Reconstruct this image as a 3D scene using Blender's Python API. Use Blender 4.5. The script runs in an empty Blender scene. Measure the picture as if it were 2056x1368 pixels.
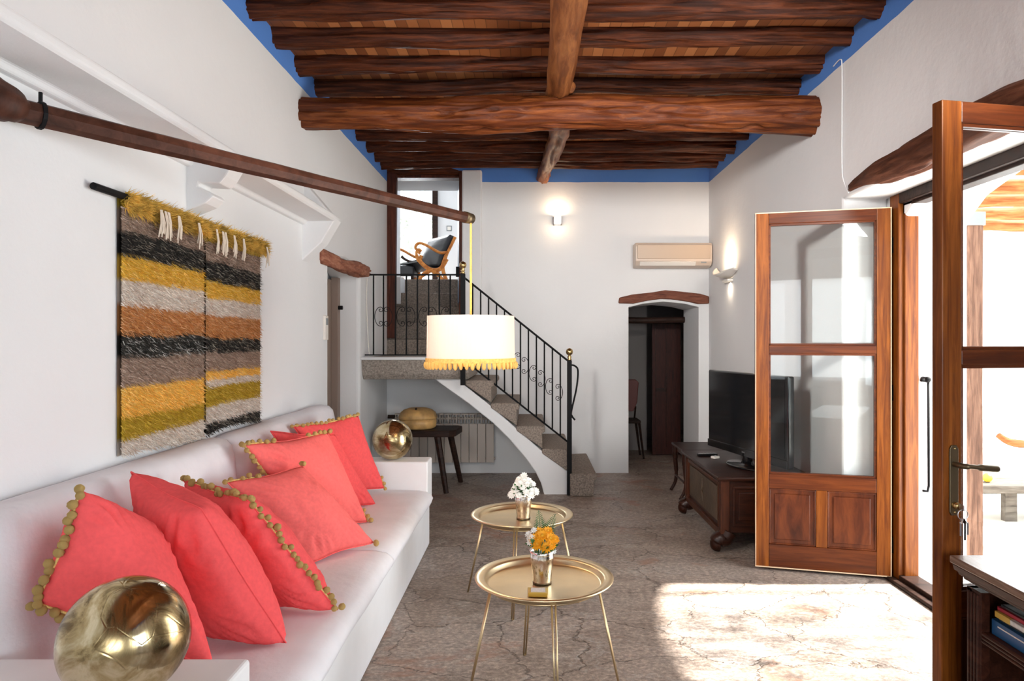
import bpy, math, random
from mathutils import Vector, Matrix, noise
random.seed(7)
sc = bpy.context.scene
C = sc.collection
R = math.radians
# ------------------------------------------------------------------ camera
F, H = 1400.0, 1.54            # focal length in px of the 2056 px frame, eye height
cam = bpy.data.cameras.new('camera'); camo = bpy.data.objects.new('camera', cam); C.objects.link(camo)
cam.sensor_width = 36; cam.lens = 36*F/2056; cam.shift_x = -38/2056; cam.shift_y = -0.0005
cam.clip_start = 0.05
camo.location = (0, 0, H); camo.rotation_euler = (R(90), 0, 0)
sc.camera = camo
# ------------------------------------------------------------------ light
sc.view_settings.view_transform = 'Standard'; sc.view_settings.look = 'None'
sc.view_settings.gamma = 1; sc.view_settings.use_curve_mapping = False
sc.view_settings.exposure = 0.75
sc.cycles.max_bounces = 9; sc.cycles.diffuse_bounces = 6; sc.cycles.glossy_bounces = 4
sc.cycles.transparent_max_bounces = 12; sc.cycles.sample_clamp_indirect = 6
w = bpy.data.worlds.new('world'); sc.world = w; w.use_nodes = True
bg = w.node_tree.nodes['Background']; bg.inputs[0].default_value = (0.86, 0.94, 1.0, 1); bg.inputs[1].default_value = 1.9
def light(name, kind, loc, energy, color=(1,1,1), rot=None, aim=None, **kw):
    l = bpy.data.lights.new(name, kind); l.energy = energy; l.color = color
    for k, v in kw.items(): setattr(l, k, v)
    o = bpy.data.objects.new(name, l); C.objects.link(o); o.location = loc
    if aim is not None: o.rotation_euler = Vector(aim).to_track_quat('-Z', 'Y').to_euler()
    return o
light('sun', 'SUN', (8, 3, 9), 15, (1, .95, .87), aim=(-1, 0.0, -1.22), angle=R(1.6))
# daylight through the door openings, with added light from side and rear
light('terrace_door_daylight', 'AREA', (2.84, 3.55, 1.25), 30, (.93, .97, 1), aim=(-1, 0, 0), shape='RECTANGLE', size=1.75, size_y=2.2)
light('added_side_daylight', 'AREA', (2.0, -.6, 1.5), 34, (.84, .93, 1), aim=(-1, .35, .02), shape='RECTANGLE', size=2.0, size_y=1.2)  # daylight of an unseen window, added to light the left side
light('added_rear_fill', 'AREA', (.3, -3.4, 1.75), 11, (.93, .97, 1), aim=(.04, 1, .02), shape='RECTANGLE', size=2.6, size_y=1.7, spread=R(70))  # added fill behind the camera, spread narrowed to reach the back wall
light('upper_door_daylight', 'AREA', (-2.0, 11.9, 3.4), 60, (.93, .97, 1), aim=(.15, -1, -.05), shape='RECTANGLE', size=.62, size_y=1.9)

# fill lights with no fixture, added out of frame to brighten the back wall
light('added_fill_left', 'AREA', (-1.5, 1.0, 2.85), 18, (1, .95, .90), aim=(3.6, 6.2, -1.25), shape='DISK', size=.5, spread=R(62))
light('added_fill_right', 'AREA', (1.9, 1.3, 2.9), 9, (1, .95, .89), aim=(-1.6, 6.8, -.55), shape='DISK', size=.5, spread=R(62))

# ------------------------------------------------------------------ materials
def nt(name):
    m = bpy.data.materials.new(name); m.use_nodes = True
    t = m.node_tree; return m, t, t.nodes['Principled BSDF']
def N(t, kind, **kw):
    n = t.nodes.new(kind)
    for k, v in kw.items():
        if k in n.inputs: n.inputs[k].default_value = v
        else: setattr(n, k, v)
    return n
def ramp(t, src, stops, interp='LINEAR'):
    r = t.nodes.new('ShaderNodeValToRGB'); r.color_ramp.interpolation = interp
    e = r.color_ramp.elements
    while len(e) < len(stops): e.new(0.5)
    for i, (p, c) in enumerate(stops): e[i].position = p; e[i].color = (*c, 1)
    t.links.new(src, r.inputs[0]); return r
def coords(t, scale=(1,1,1), obj=True):
    tc = t.nodes.new('ShaderNodeTexCoord'); mp = t.nodes.new('ShaderNodeMapping'); mp.inputs['Scale'].default_value = scale
    t.links.new(tc.outputs['Object'], mp.inputs[0]); return mp.outputs[0]
def bump(t, b, src, strength=.2, dist=.01):
    n = N(t, 'ShaderNodeBump', Strength=strength, Distance=dist); t.links.new(src, n.inputs['Height']); t.links.new(n.outputs[0], b.inputs['Normal'])
def mat(name, col, rough=.6, metal=0, var=0, vscale=8, bs=0, bscale=40, bdist=.005, spec=None, **kw):
    m, t, b = nt(name); b.inputs['Base Color'].default_value = (*col, 1)
    b.inputs['Roughness'].default_value = rough; b.inputs['Metallic'].default_value = metal
    if spec is not None: b.inputs['Specular IOR Level'].default_value = spec
    c = coords(t)
    if var:
        n = N(t, 'ShaderNodeTexNoise', Scale=vscale, Detail=4.0); t.links.new(c, n.inputs['Vector'])
        r = ramp(t, n.outputs['Fac'], [(.3, tuple(x*(1-var) for x in col)), (.7, tuple(min(1, x*(1+var)) for x in col))])
        t.links.new(r.outputs[0], b.inputs['Base Color'])
    if bs:
        n = N(t, 'ShaderNodeTexNoise', Scale=bscale, Detail=5.0); t.links.new(c, n.inputs['Vector']); bump(t, b, n.outputs['Fac'], bs, bdist)
    for k, v in kw.items(): b.inputs[k].default_value = v
    return m
def wood(name, c1, c2, scale=(1,14,14), rough=.5, bs=.25, nscale=3.0, dark=None, coat=0):
    m, t, b = nt(name); c = coords(t, scale)
    n = N(t, 'ShaderNodeTexNoise', Scale=nscale, Detail=8.0, Roughness=.65, Distortion=.6); t.links.new(c, n.inputs['Vector'])
    st = [(.28, tuple(x*.45 for x in c1) if dark is None else dark), (.45, c1), (.7, c2)]
    r = ramp(t, n.outputs['Fac'], st); t.links.new(r.outputs[0], b.inputs['Base Color'])
    b.inputs['Roughness'].default_value = rough; b.inputs['Specular IOR Level'].default_value = .2; bump(t, b, n.outputs['Fac'], bs, .01)
    b.inputs['Coat Weight'].default_value = coat; b.inputs['Coat Roughness'].default_value = .25
    return m
def plaster(name, band=False, col=(.79,.80,.81)):
    m, t, b = nt(name); b.inputs['Roughness'].default_value = .9; b.inputs['Specular IOR Level'].default_value = .2
    c = coords(t)
    n = N(t, 'ShaderNodeTexNoise', Scale=1.6, Detail=3.0); t.links.new(c, n.inputs['Vector'])
    r = ramp(t, n.outputs['Fac'], [(.3, tuple(x*.97 for x in col)), (.7, col)])
    n2 = N(t, 'ShaderNodeTexNoise', Scale=9.0, Detail=6.0, Roughness=.6); t.links.new(c, n2.inputs['Vector'])
    bump(t, b, n2.outputs['Fac'], .28, .012)
    if band:
        tc = t.nodes.new('ShaderNodeTexCoord'); s = t.nodes.new('ShaderNodeSeparateXYZ'); t.links.new(tc.outputs['Object'], s.inputs[0])
        n3 = N(t, 'ShaderNodeTexNoise', Scale=5.0, Detail=2.0); t.links.new(c, n3.inputs['Vector'])
        ma = N(t, 'ShaderNodeMath', operation='MULTIPLY_ADD'); t.links.new(n3.outputs['Fac'], ma.inputs[0]); ma.inputs[1].default_value = .012
        t.links.new(s.outputs['Z'], ma.inputs[2])
        g = N(t, 'ShaderNodeMath', operation='GREATER_THAN'); t.links.new(ma.outputs[0], g.inputs[0]); g.inputs[1].default_value = 3.373
        mx = t.nodes.new('ShaderNodeMix'); mx.data_type = 'RGBA'; t.links.new(g.outputs[0], mx.inputs[0])
        t.links.new(r.outputs[0], mx.inputs[6]); mx.inputs[7].default_value = (.10, .25, .66, 1)
        t.links.new(mx.outputs[2], b.inputs['Base Color'])
    else: t.links.new(r.outputs[0], b.inputs['Base Color'])
    return m
M = {}
M['wall'] = plaster('plaster_band', True); M['white'] = plaster('plaster_white')
M['joist'] = wood('juniper_joist', (.045,.010,.003), (.15,.038,.011), (1.2,16,16), .5, .8, 2.2)
M['log_y'] = wood('juniper_ridge', (.16,.050,.015), (.36,.14,.045), (9,1.2,9), .5, .4, 2.2)
M['log_w'] = wood('juniper_lintel', (.085,.028,.014), (.17,.065,.035), (12,1.5,12), .65, .5, 2.5)
M['beam'] = wood('juniper_beam', (.095,.021,.005), (.25,.072,.017), (1.2,14,14), .5, .8, 2.0, coat=.03)
M['pergola'] = wood('pergola_wood', (.30,.09,.025), (.50,.20,.07), (1.2,12,12), .7, .4)
M['door'] = wood('door_wood_vertical', (.16,.042,.006), (.31,.095,.014), (22,22,1.3), .33, .08, 1.6, dark=(.085,.019,.005), coat=.04)
M['doorh'] = wood('door_wood_horizontal', (.085,.019,.005), (.155,.039,.009), (1.3,22,22), .33, .08, 1.6, dark=(.05,.012,.005), coat=.04)
M['panel'] = wood('door_panel_wood', (.075,.017,.006), (.15,.038,.011), (9,9,2.4), .32, .06, 1.5, coat=.12)
M['chest'] = wood('chest_wood', (.022,.006,.003), (.045,.012,.005), (2,14,14), .4, .12, 2, coat=.08)
M['chestl'] = wood('chest_wood_light', (.05,.013,.005), (.095,.026,.009), (14,14,2), .4, .12, 2, coat=.08)
M['bookcase'] = wood('bookcase_wood', (.045,.013,.007), (.085,.027,.014), (14,1.6,14), .4, .15, 2.5)
M['bookcase_top'] = wood('bookcase_top_wood', (.20,.11,.07), (.36,.25,.18), (14,1.6,14), .3, .15, 2.5, coat=.4)
M['darkwood'] = wood('stool_wood', (.02,.009,.006), (.045,.02,.013), (2,12,12), .5, .2)
M['frame_old'] = wood('old_frame_wood', (.060,.015,.008), (.135,.036,.018), (16,16,1.3), .5, .35, 2)
M['pole'] = wood('pole_wood', (.055,.020,.012), (.10,.038,.023), (3,3,3), .5, .15, 5)
M['chairwood'] = wood('chair_wood', (.45,.15,.03), (.75,.32,.08), (3,3,3), .35, .05, 5, dark=(.35,.1,.02))
M['leather'] = mat('black_leather', (.010,.009,.011), .36, var=.3, bs=.15, bscale=60)
M['iron'] = mat('black_iron', (.007,.007,.008), .6, 0, spec=.15)
M['brass'] = mat('polished_brass', (.60,.42,.18), .25, 1)
M['tray'] = mat('tray_brass', (.86,.70,.44), .33, 1, var=.10, vscale=5, bs=.05, bscale=9)
M['rod_brass'] = mat('leg_brass', (.62,.48,.28), .32, 1)
M['bronze'] = mat('old_bronze', (.16,.12,.07), .42, .9)
M['steel'] = mat('steel', (.5,.5,.52), .3, 1)
M['sofa'] = mat('sofa_plaster', (.84,.84,.85), .75, var=.02, bs=.08, bscale=12)
M['fabric_w'] = mat('white_linen', (.82,.81,.84), .95, var=.03, bs=.35, bscale=26, bdist=.008, spec=.1)
M['shade'] = mat('lampshade_linen', (.86,.80,.74), .9, spec=.1)
M['coral'] = mat('coral_linen', (.88,.115,.12), .95, var=.06, vscale=60, bs=.3, bscale=34, bdist=.008, spec=.05)
M['coral2'] = mat('light_coral_linen', (.90,.17,.16), .95, var=.06, vscale=60, bs=.3, bscale=34, bdist=.008, spec=.05)
M['pom'] = mat('mustard_wool', (.78,.54,.20), 1, var=.25, vscale=150, bs=.9, bscale=260, bdist=.004, spec=.05)
M['fringe'] = mat('yellow_fringe', (.80,.48,.14), .95, var=.2, vscale=80, bs=.4, bscale=120, spec=.05)
M['cream'] = mat('cream_wool', (.75,.66,.55), 1, bs=.4, bscale=100, spec=.05)
M['strip'] = mat('cream_strip', (.78,.58,.38), .6)
M['plastic_w'] = mat('white_plastic', (.80,.76,.70), .35)
M['ac_body'] = mat('cream_plastic', (.62,.51,.42), .35); M['ac_panel'] = mat('beige_panel', (.50,.38,.28), .35); M['grey'] = mat('grey_display', (.22,.24,.25), .3)
M['radiator'] = mat('radiator_enamel', (.55,.48,.42), .4)
M['basket'] = mat('gourd_skin', (.50,.30,.11), .5, var=.45, vscale=9, bs=.5, bscale=60)
M['tv'] = mat('tv_gloss', (.006,.006,.007), .12)
M['screen'] = mat('tv_screen', (.009,.010,.012), .10)
M['flower_w'] = mat('white_petals', (.88,.88,.84), .7, bs=.2, bscale=90)
M['flower_y'] = mat('orange_yellow_petals', (.95,.42,.01), .6, var=.15, vscale=60)
M['flower_c'] = mat('flower_centre', (.75,.40,.03), .9)
M['leaf'] = mat('green_leaf', (.035,.13,.03), .5, var=.35, vscale=30)
M['fern'] = mat('fern_green', (.045,.13,.03), .5, var=.3, vscale=30)
M['vine'] = mat('vine_leaf', (.12,.25,.06), .6, var=.3, vscale=10)
M['terrace'] = mat('terrace_stone', (.72,.68,.62), .9, var=.12, vscale=2, bs=.3, bscale=10)
M['blue_book'] = mat('blue_cover', (.01,.085,.22), .35)
M['yellow_book'] = mat('yellow_cover', (.62,.40,.06), .4)
M['red_book'] = mat('red_cover', (.45,.04,.06), .35)
M['dark_book'] = mat('dark_cover', (.06,.07,.07), .3)
M['paper'] = mat('paper', (.78,.74,.68), .8, var=.1, vscale=100)
M['greywood'] = wood('grey_table_wood', (.12,.10,.085), (.20,.175,.15), (2,12,12), .8, .3)
M['bluesheen'] = mat('blue_sheen_board', (.16,.24,.36), .5, var=.35, vscale=14, bs=.2, bscale=30)  # bluish reflection on the open board leaf, put into its colour
def glass(name):
    m = bpy.data.materials.new(name); m.use_nodes = True; t = m.node_tree
    t.nodes.remove(t.nodes['Principled BSDF'])
    out = t.nodes['Material Output']; tr = t.nodes.new('ShaderNodeBsdfTransparent'); tr.inputs[0].default_value = (.97,.985,.98,1)
    gl = N(t, 'ShaderNodeBsdfGlossy', Roughness=.02); lw = t.nodes.new('ShaderNodeLayerWeight'); pw = N(t, 'ShaderNodeMath', operation='POWER'); t.links.new(lw.outputs['Facing'], pw.inputs[0]); pw.inputs[1].default_value = 4.0
    fr = N(t, 'ShaderNodeMath', operation='MULTIPLY_ADD'); t.links.new(pw.outputs[0], fr.inputs[0]); fr.inputs[1].default_value = .45; fr.inputs[2].default_value = .025
    mx = t.nodes.new('ShaderNodeMixShader'); t.links.new(fr.outputs[0], mx.inputs[0]); t.links.new(tr.outputs[0], mx.inputs[1]); t.links.new(gl.outputs[0], mx.inputs[2])
    t.links.new(mx.outputs[0], out.inputs[0]); return m
M['glass'] = glass('window_glass')
def emit(name, col, s):
    m, t, b = nt(name); b.inputs['Base Color'].default_value = (*col, 1); b.inputs['Emission Color'].default_value = (*col, 1); b.inputs['Emission Strength'].default_value = s; return m
M['bulb'] = emit('lamp_glow', (1, .82, .58), 6)
# cloth attribute colour
m, t, b = nt('rug_wool'); a = t.nodes.new('ShaderNodeVertexColor'); a.layer_name = 'Col'; t.links.new(a.outputs[0], b.inputs['Base Color'])
b.inputs['Roughness'].default_value = .95; b.inputs['Specular IOR Level'].default_value = .08; M['rug'] = m
# crackled gold mirror balls
m, t, b = nt('crackled_gold_mirror'); c = coords(t, (1,1,.7))
n = N(t, 'ShaderNodeTexNoise', Scale=7.0, Detail=7.0, Roughness=.62, Distortion=1.4); t.links.new(c, n.inputs['Vector'])
r = ramp(t, n.outputs['Fac'], [(.36, (.16,.11,.05)), (.46, (.46,.35,.18)), (.60, (.74,.64,.43)), (.75, (.62,.48,.26))]); t.links.new(r.outputs[0], b.inputs['Base Color'])
r2 = ramp(t, n.outputs['Fac'], [(.35, (.34,)*3), (.55, (.09,)*3), (.75, (.16,)*3)]); t.links.new(r2.outputs[0], b.inputs['Roughness'])
v = N(t, 'ShaderNodeTexVoronoi', Scale=11.0, feature='DISTANCE_TO_EDGE'); t.links.new(c, v.inputs['Vector'])
r3 = ramp(t, v.outputs['Distance'], [(0, (0,)*3), (.02, (1,)*3)]); mm = N(t, 'ShaderNodeMath', operation='ADD'); t.links.new(r3.outputs[0], mm.inputs[0]); t.links.new(n.outputs['Fac'], mm.inputs[1])
b.inputs['Metallic'].default_value = 1; bump(t, b, mm.outputs[0], .10, .006); M['gold'] = m
# silver mottled vase
m, t, b = nt('mercury_glass'); c = coords(t, (1,1,.45))
n = N(t, 'ShaderNodeTexNoise', Scale=75.0, Detail=4.0, Roughness=.7); t.links.new(c, n.inputs['Vector'])
r = ramp(t, n.outputs['Fac'], [(.32, (.24,.19,.13)), (.40, (.62,.58,.50)), (.48, (.93,.92,.90))]); t.links.new(r.outputs[0], b.inputs['Base Color'])
b.inputs['Metallic'].default_value = 1; b.inputs['Roughness'].default_value = .16; bump(t, b, n.outputs['Fac'], .5, .003); M['mercury'] = m
# ceiling boards
m, t, b = nt('ceiling_boards'); c = coords(t, (1,1,1))
s = t.nodes.new('ShaderNodeSeparateXYZ'); t.links.new(c, s.inputs[0])
mu = N(t, 'ShaderNodeMath', operation='MULTIPLY'); t.links.new(s.outputs['X'], mu.inputs[0]); mu.inputs[1].default_value = 14.0
fl = N(t, 'ShaderNodeMath', operation='FLOOR'); t.links.new(mu.outputs[0], fl.inputs[0])
wn = t.nodes.new('ShaderNodeTexWhiteNoise'); wn.noise_dimensions = '1D'; t.links.new(fl.outputs[0], wn.inputs['W'])
r = ramp(t, wn.outputs['Value'], [(0, (.20,.06,.018)), (.5, (.34,.115,.035)), (1, (.50,.20,.07))])
frc = N(t, 'ShaderNodeMath', operation='FRACT'); t.links.new(mu.outputs[0], frc.inputs[0])
r2 = ramp(t, frc.outputs[0], [(0, (.15,)*3), (.08, (1,)*3)])
mx = t.nodes.new('ShaderNodeMix'); mx.data_type = 'RGBA'; mx.blend_type = 'MULTIPLY'; mx.inputs[0].default_value = 1
t.links.new(r.outputs[0], mx.inputs[6]); t.links.new(r2.outputs[0], mx.inputs[7]); t.links.new(mx.outputs[2], b.inputs['Base Color']); b.inputs['Roughness'].default_value = .6
M['boards'] = m
# stone of the stairs
M['stone'] = mat('granite_step', (.25,.205,.17), .8, var=.45, vscale=70, bs=.6, bscale=55, bdist=.006)
M['stone2'] = mat('weathered_slab', (.30,.26,.225), .85, var=.4, vscale=60, bs=.6, bscale=45, bdist=.008)
# flagstone floor
m, t, b = nt('flagstone'); c = coords(t, (1,1.35,1))
nd = N(t, 'ShaderNodeTexNoise', Scale=1.3, Detail=6.0, Roughness=.62); t.links.new(c, nd.inputs['Vector'])
ad = N(t, 'ShaderNodeVectorMath', operation='MULTIPLY_ADD'); t.links.new(nd.outputs['Color'], ad.inputs[0]); ad.inputs[1].default_value = (.75,.75,0); t.links.new(c, ad.inputs[2])
ve = N(t, 'ShaderNodeTexVoronoi', Scale=1.45, feature='DISTANCE_TO_EDGE'); t.links.new(ad.outputs[0], ve.inputs['Vector'])
vc = N(t, 'ShaderNodeTexVoronoi', Scale=1.45); t.links.new(ad.outputs[0], vc.inputs['Vector'])
n1 = N(t, 'ShaderNodeTexNoise', Scale=34.0, Detail=8.0, Roughness=.8); t.links.new(c, n1.inputs['Vector'])
n2 = N(t, 'ShaderNodeTexNoise', Scale=1.7, Detail=6.0, Roughness=.6); t.links.new(c, n2.inputs['Vector'])
base = ramp(t, n2.outputs['Fac'], [(.25, (.24,.215,.195)), (.45, (.37,.315,.275)), (.6, (.275,.228,.195)), (.76, (.50,.475,.45))])
stone = ramp(t, vc.outputs['Color'], [(0, (.75,.70,.66)), (.5, (1,.96,.93)), (1, (.88,.88,.9))])
spk = ramp(t, n1.outputs['Fac'], [(.34, (.30,.28,.26)), (.5, (.92,.92,.92)), (.64, (2.0,1.95,1.9))])
crk = ramp(t, ve.outputs['Distance'], [(0, (.42,.41,.40)), (.004, (.62,.61,.60)), (.012, (1,1,1))])
def mul(a_, b_, f=1):
    x = t.nodes.new('ShaderNodeMix'); x.data_type = 'RGBA'; x.blend_type = 'MULTIPLY'; x.inputs[0].default_value = f
    t.links.new(a_, x.inputs[6]); t.links.new(b_, x.inputs[7]); return x.outputs[2]
o1 = mul(mul(base.outputs[0], stone.outputs[0]), spk.outputs[0], .8)
# rusty red patches
n3 = N(t, 'ShaderNodeTexNoise', Scale=1.15, Detail=5.0, Roughness=.7); n3.inputs['Distortion'].default_value = .6
mp3 = t.nodes.new('ShaderNodeMapping'); mp3.inputs['Location'].default_value = (3.7, 1.9, 0); t.links.new(c, mp3.inputs[0]); t.links.new(mp3.outputs[0], n3.inputs['Vector'])
rp = ramp(t, n3.outputs['Fac'], [(.565, (0,)*3), (.66, (.7,)*3)])
x = t.nodes.new('ShaderNodeMix'); x.data_type = 'RGBA'; t.links.new(rp.outputs[0], x.inputs[0]); t.links.new(o1, x.inputs[6]); x.inputs[7].default_value = (.33,.15,.085,1)
# pale mortar veins
n4 = N(t, 'ShaderNodeTexNoise', Scale=.9, Detail=6.0, Roughness=.62); t.links.new(ad.outputs[0], n4.inputs['Vector'])
rv = ramp(t, n4.outputs['Fac'], [(.492, (0,)*3), (.50, (.40,)*3), (.508, (0,)*3)])
y = t.nodes.new('ShaderNodeMix'); y.data_type = 'RGBA'; t.links.new(rv.outputs[0], y.inputs[0]); t.links.new(x.outputs[2], y.inputs[6]); y.inputs[7].default_value = (.48,.46,.44,1)
t.links.new(mul(y.outputs[2], crk.outputs[0]), b.inputs['Base Color'])
rr = ramp(t, n2.outputs['Fac'], [(.3, (.36,)*3), (.7, (.60,)*3)]); t.links.new(rr.outputs[0], b.inputs['Roughness'])
hs = N(t, 'ShaderNodeMath', operation='MULTIPLY_ADD'); t.links.new(crk.outputs[0], hs.inputs[0]); hs.inputs[1].default_value = 1.2
hs2 = N(t, 'ShaderNodeMath', operation='MULTIPLY_ADD'); t.links.new(n1.outputs['Fac'], hs2.inputs[0]); hs2.inputs[1].default_value = .35; t.links.new(n4.outputs['Fac'], hs2.inputs[2])
t.links.new(hs2.outputs[0], hs.inputs[2]); bump(t, b, hs.outputs[0], .55, .012)
M['floor'] = m

# ------------------------------------------------------------------ mesh helpers
ORG = {}
def thing(name, label, cat, loc=(0,0,0), rotz=0, group=None):
    o = bpy.data.objects.new(name, None); C.objects.link(o); o.empty_display_size = .1
    o.location = loc; o.rotation_euler = (0, 0, rotz); o['label'] = label; o['category'] = cat
    if group: o['group'] = group
    ORG[o.name] = Vector(loc) if not rotz else Vector((0,0,0)); return o
def tag(o, label, cat, group=None, kind=None):
    if label: o['label'] = label
    if cat: o['category'] = cat
    if group: o['group'] = group
    if kind: o['kind'] = kind
    return o
def P(px, py, d): return Vector(((px-1066)/F*d, d, H-(py-683)/F*d))
class MB:
    def __init__(s): s.v = []; s.f = []; s.col = None
    def add(s, vs, fs):
        k = len(s.v); s.v += [Vector(p) for p in vs]; s.f += [tuple(i+k for i in f) for f in fs]; return s
    def box(s, x0, x1, y0, y1, z0, z1):
        if x0 > x1: x0, x1 = x1, x0
        if y0 > y1: y0, y1 = y1, y0
        return s.add([(x,y,z) for x in (x0,x1) for y in (y0,y1) for z in (z0,z1)],
            [(0,1,3,2),(4,6,7,5),(0,4,5,1),(2,3,7,6),(0,2,6,4),(1,5,7,3)])
    def prism(s, poly, axis, a, b):      # poly of (u,v); axis the extruded one
        n = len(poly); ar = sum(poly[i][0]*poly[(i+1)%n][1]-poly[(i+1)%n][0]*poly[i][1] for i in range(n))
        if ar < 0: poly = poly[::-1]
        if axis == 'x': g = lambda u, v, t: (t, u, v)
        elif axis == 'y': g = lambda u, v, t: (u, t, v)
        else: g = lambda u, v, t: (u, v, t)
        vs = [g(u, v, a) for u, v in poly]+[g(u, v, b) for u, v in poly]
        fs = [tuple(range(n))[::-1], tuple(range(n, 2*n))]+[(i, (i+1)%n, n+(i+1)%n, n+i) for i in range(n)]
        if axis == 'y': fs = [f[::-1] for f in fs]
        return s.add(vs, fs)
    def tube(s, pts, rad, n=10, cap=True, fn=None, flat=1.0):
        pts = [Vector(p) for p in pts]; m = len(pts)
        if not hasattr(rad, '__len__'): rad = [rad]*m
        t0 = (pts[1]-pts[0]).normalized(); up = Vector((0,0,1)) if abs(t0.z) < .9 else Vector((1,0,0))
        nx = t0.cross(up).normalized(); k = len(s.v); vs = []
        for i in range(m):
            t = (pts[min(i+1,m-1)]-pts[max(i-1,0)]).normalized()
            nx = (nx-t*nx.dot(t)).normalized(); ny = t.cross(nx)
            for j in range(n):
                a = 2*math.pi*j/n; r = rad[i]
                if fn: r *= fn(i, a)
                vs.append(pts[i]+(nx*math.cos(a)+ny*math.sin(a)*flat)*r)
        fs = [(i*n+j, i*n+(j+1)%n, (i+1)*n+(j+1)%n, (i+1)*n+j) for i in range(m-1) for j in range(n)]
        if cap: fs += [tuple(range(n))[::-1], tuple((m-1)*n+j for j in range(n))]
        return s.add(vs, fs)
    def lathe(s, prof, c=(0,0,0), n=32, fn=None):
        c = Vector(c); m = len(prof); vs = []
        for r, z in prof:
            for j in range(n):
                a = 2*math.pi*j/n; rr = r*(fn(a, z) if fn else 1)
                vs.append(c+Vector((rr*math.cos(a), rr*math.sin(a), z)))
        fs = [(i*n+j, i*n+(j+1)%n, (i+1)*n+(j+1)%n, (i+1)*n+j) for i in range(m-1) for j in range(n)]
        fs += [tuple(range(n))[::-1], tuple((m-1)*n+j for j in range(n))]
        return s.add(vs, fs)
    def ball(s, c, r, n=12, m=8, sq=(1,1,1), fn=None):
        vs = [Vector(c)+Vector((0,0,-r*sq[2]))]
        for i in range(1, m):
            th = math.pi*i/m
            for j in range(n):
                a = 2*math.pi*j/n; q = fn(th, a) if fn else 1
                vs.append(Vector(c)+Vector((math.sin(th)*math.cos(a)*r*sq[0], math.sin(th)*math.sin(a)*r*sq[1], -math.cos(th)*r*sq[2]))*q)
        vs.append(Vector(c)+Vector((0,0,r*sq[2]))); last = len(vs)-1
        fs = [(0, 1+(j+1)%n, 1+j) for j in range(n)]
        fs += [(1+(i-1)*n+j, 1+(i-1)*n+(j+1)%n, 1+i*n+(j+1)%n, 1+i*n+j) for i in range(1, m-1) for j in range(n)]
        fs += [(1+(m-2)*n+j, 1+(m-2)*n+(j+1)%n, last) for j in range(n)]
        return s.add(vs, fs)
    def build(s, name, ma, parent=None, smooth=False, bevel=0, seg=2, local=False, sub=0):
        me = bpy.data.meshes.new(name); o = bpy.data.objects.new(name, me); C.objects.link(o)
        off = Vector((0,0,0))
        if parent is not None and not local: off = ORG.get(parent.name, off)
        me.from_pydata([tuple(p-off) for p in s.v], [], s.f); me.update()
        if smooth:
            for p in me.polygons: p.use_smooth = True
        me.materials.append(ma)
        if parent is not None: o.parent = parent; ORG[o.name] = off
        if bevel:
            b = o.modifiers.new('bevel', 'BEVEL'); b.width = bevel; b.segments = seg; b.limit_method = 'ANGLE'; b.angle_limit = R(40)
        if sub:
            q = o.modifiers.new('sub', 'SUBSURF'); q.levels = q.render_levels = sub
        return o
def struct(name, mb, ma, **kw):
    o = mb.build(name, ma, **kw); o['kind'] = 'structure'; return o
def arc(c, r, a0, a1, n, plane='xz'):
    out = []
    for i in range(n+1):
        a = R(a0+(a1-a0)*i/n); u, v = r*math.cos(a), r*math.sin(a)
        out.append((c[0]+u, c[1], c[2]+v) if plane == 'xz' else (c[0]+u, c[1]+v, c[2]) if plane == 'xy' else (c[0], c[1]+u, c[2]+v))
    return out
def spline(pts, n=6):
    pts = [Vector(p) for p in pts]; out = []
    for i in range(len(pts)-1):
        p0 = pts[max(i-1,0)]; p1 = pts[i]; p2 = pts[i+1]; p3 = pts[min(i+2,len(pts)-1)]
        for k in range(n):
            t = k/n; out.append(.5*((2*p1)+(p2-p0)*t+(2*p0-5*p1+4*p2-p3)*t*t+(3*p1-p0-3*p2+p3)*t**3))
    out.append(pts[-1]); return out
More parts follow.
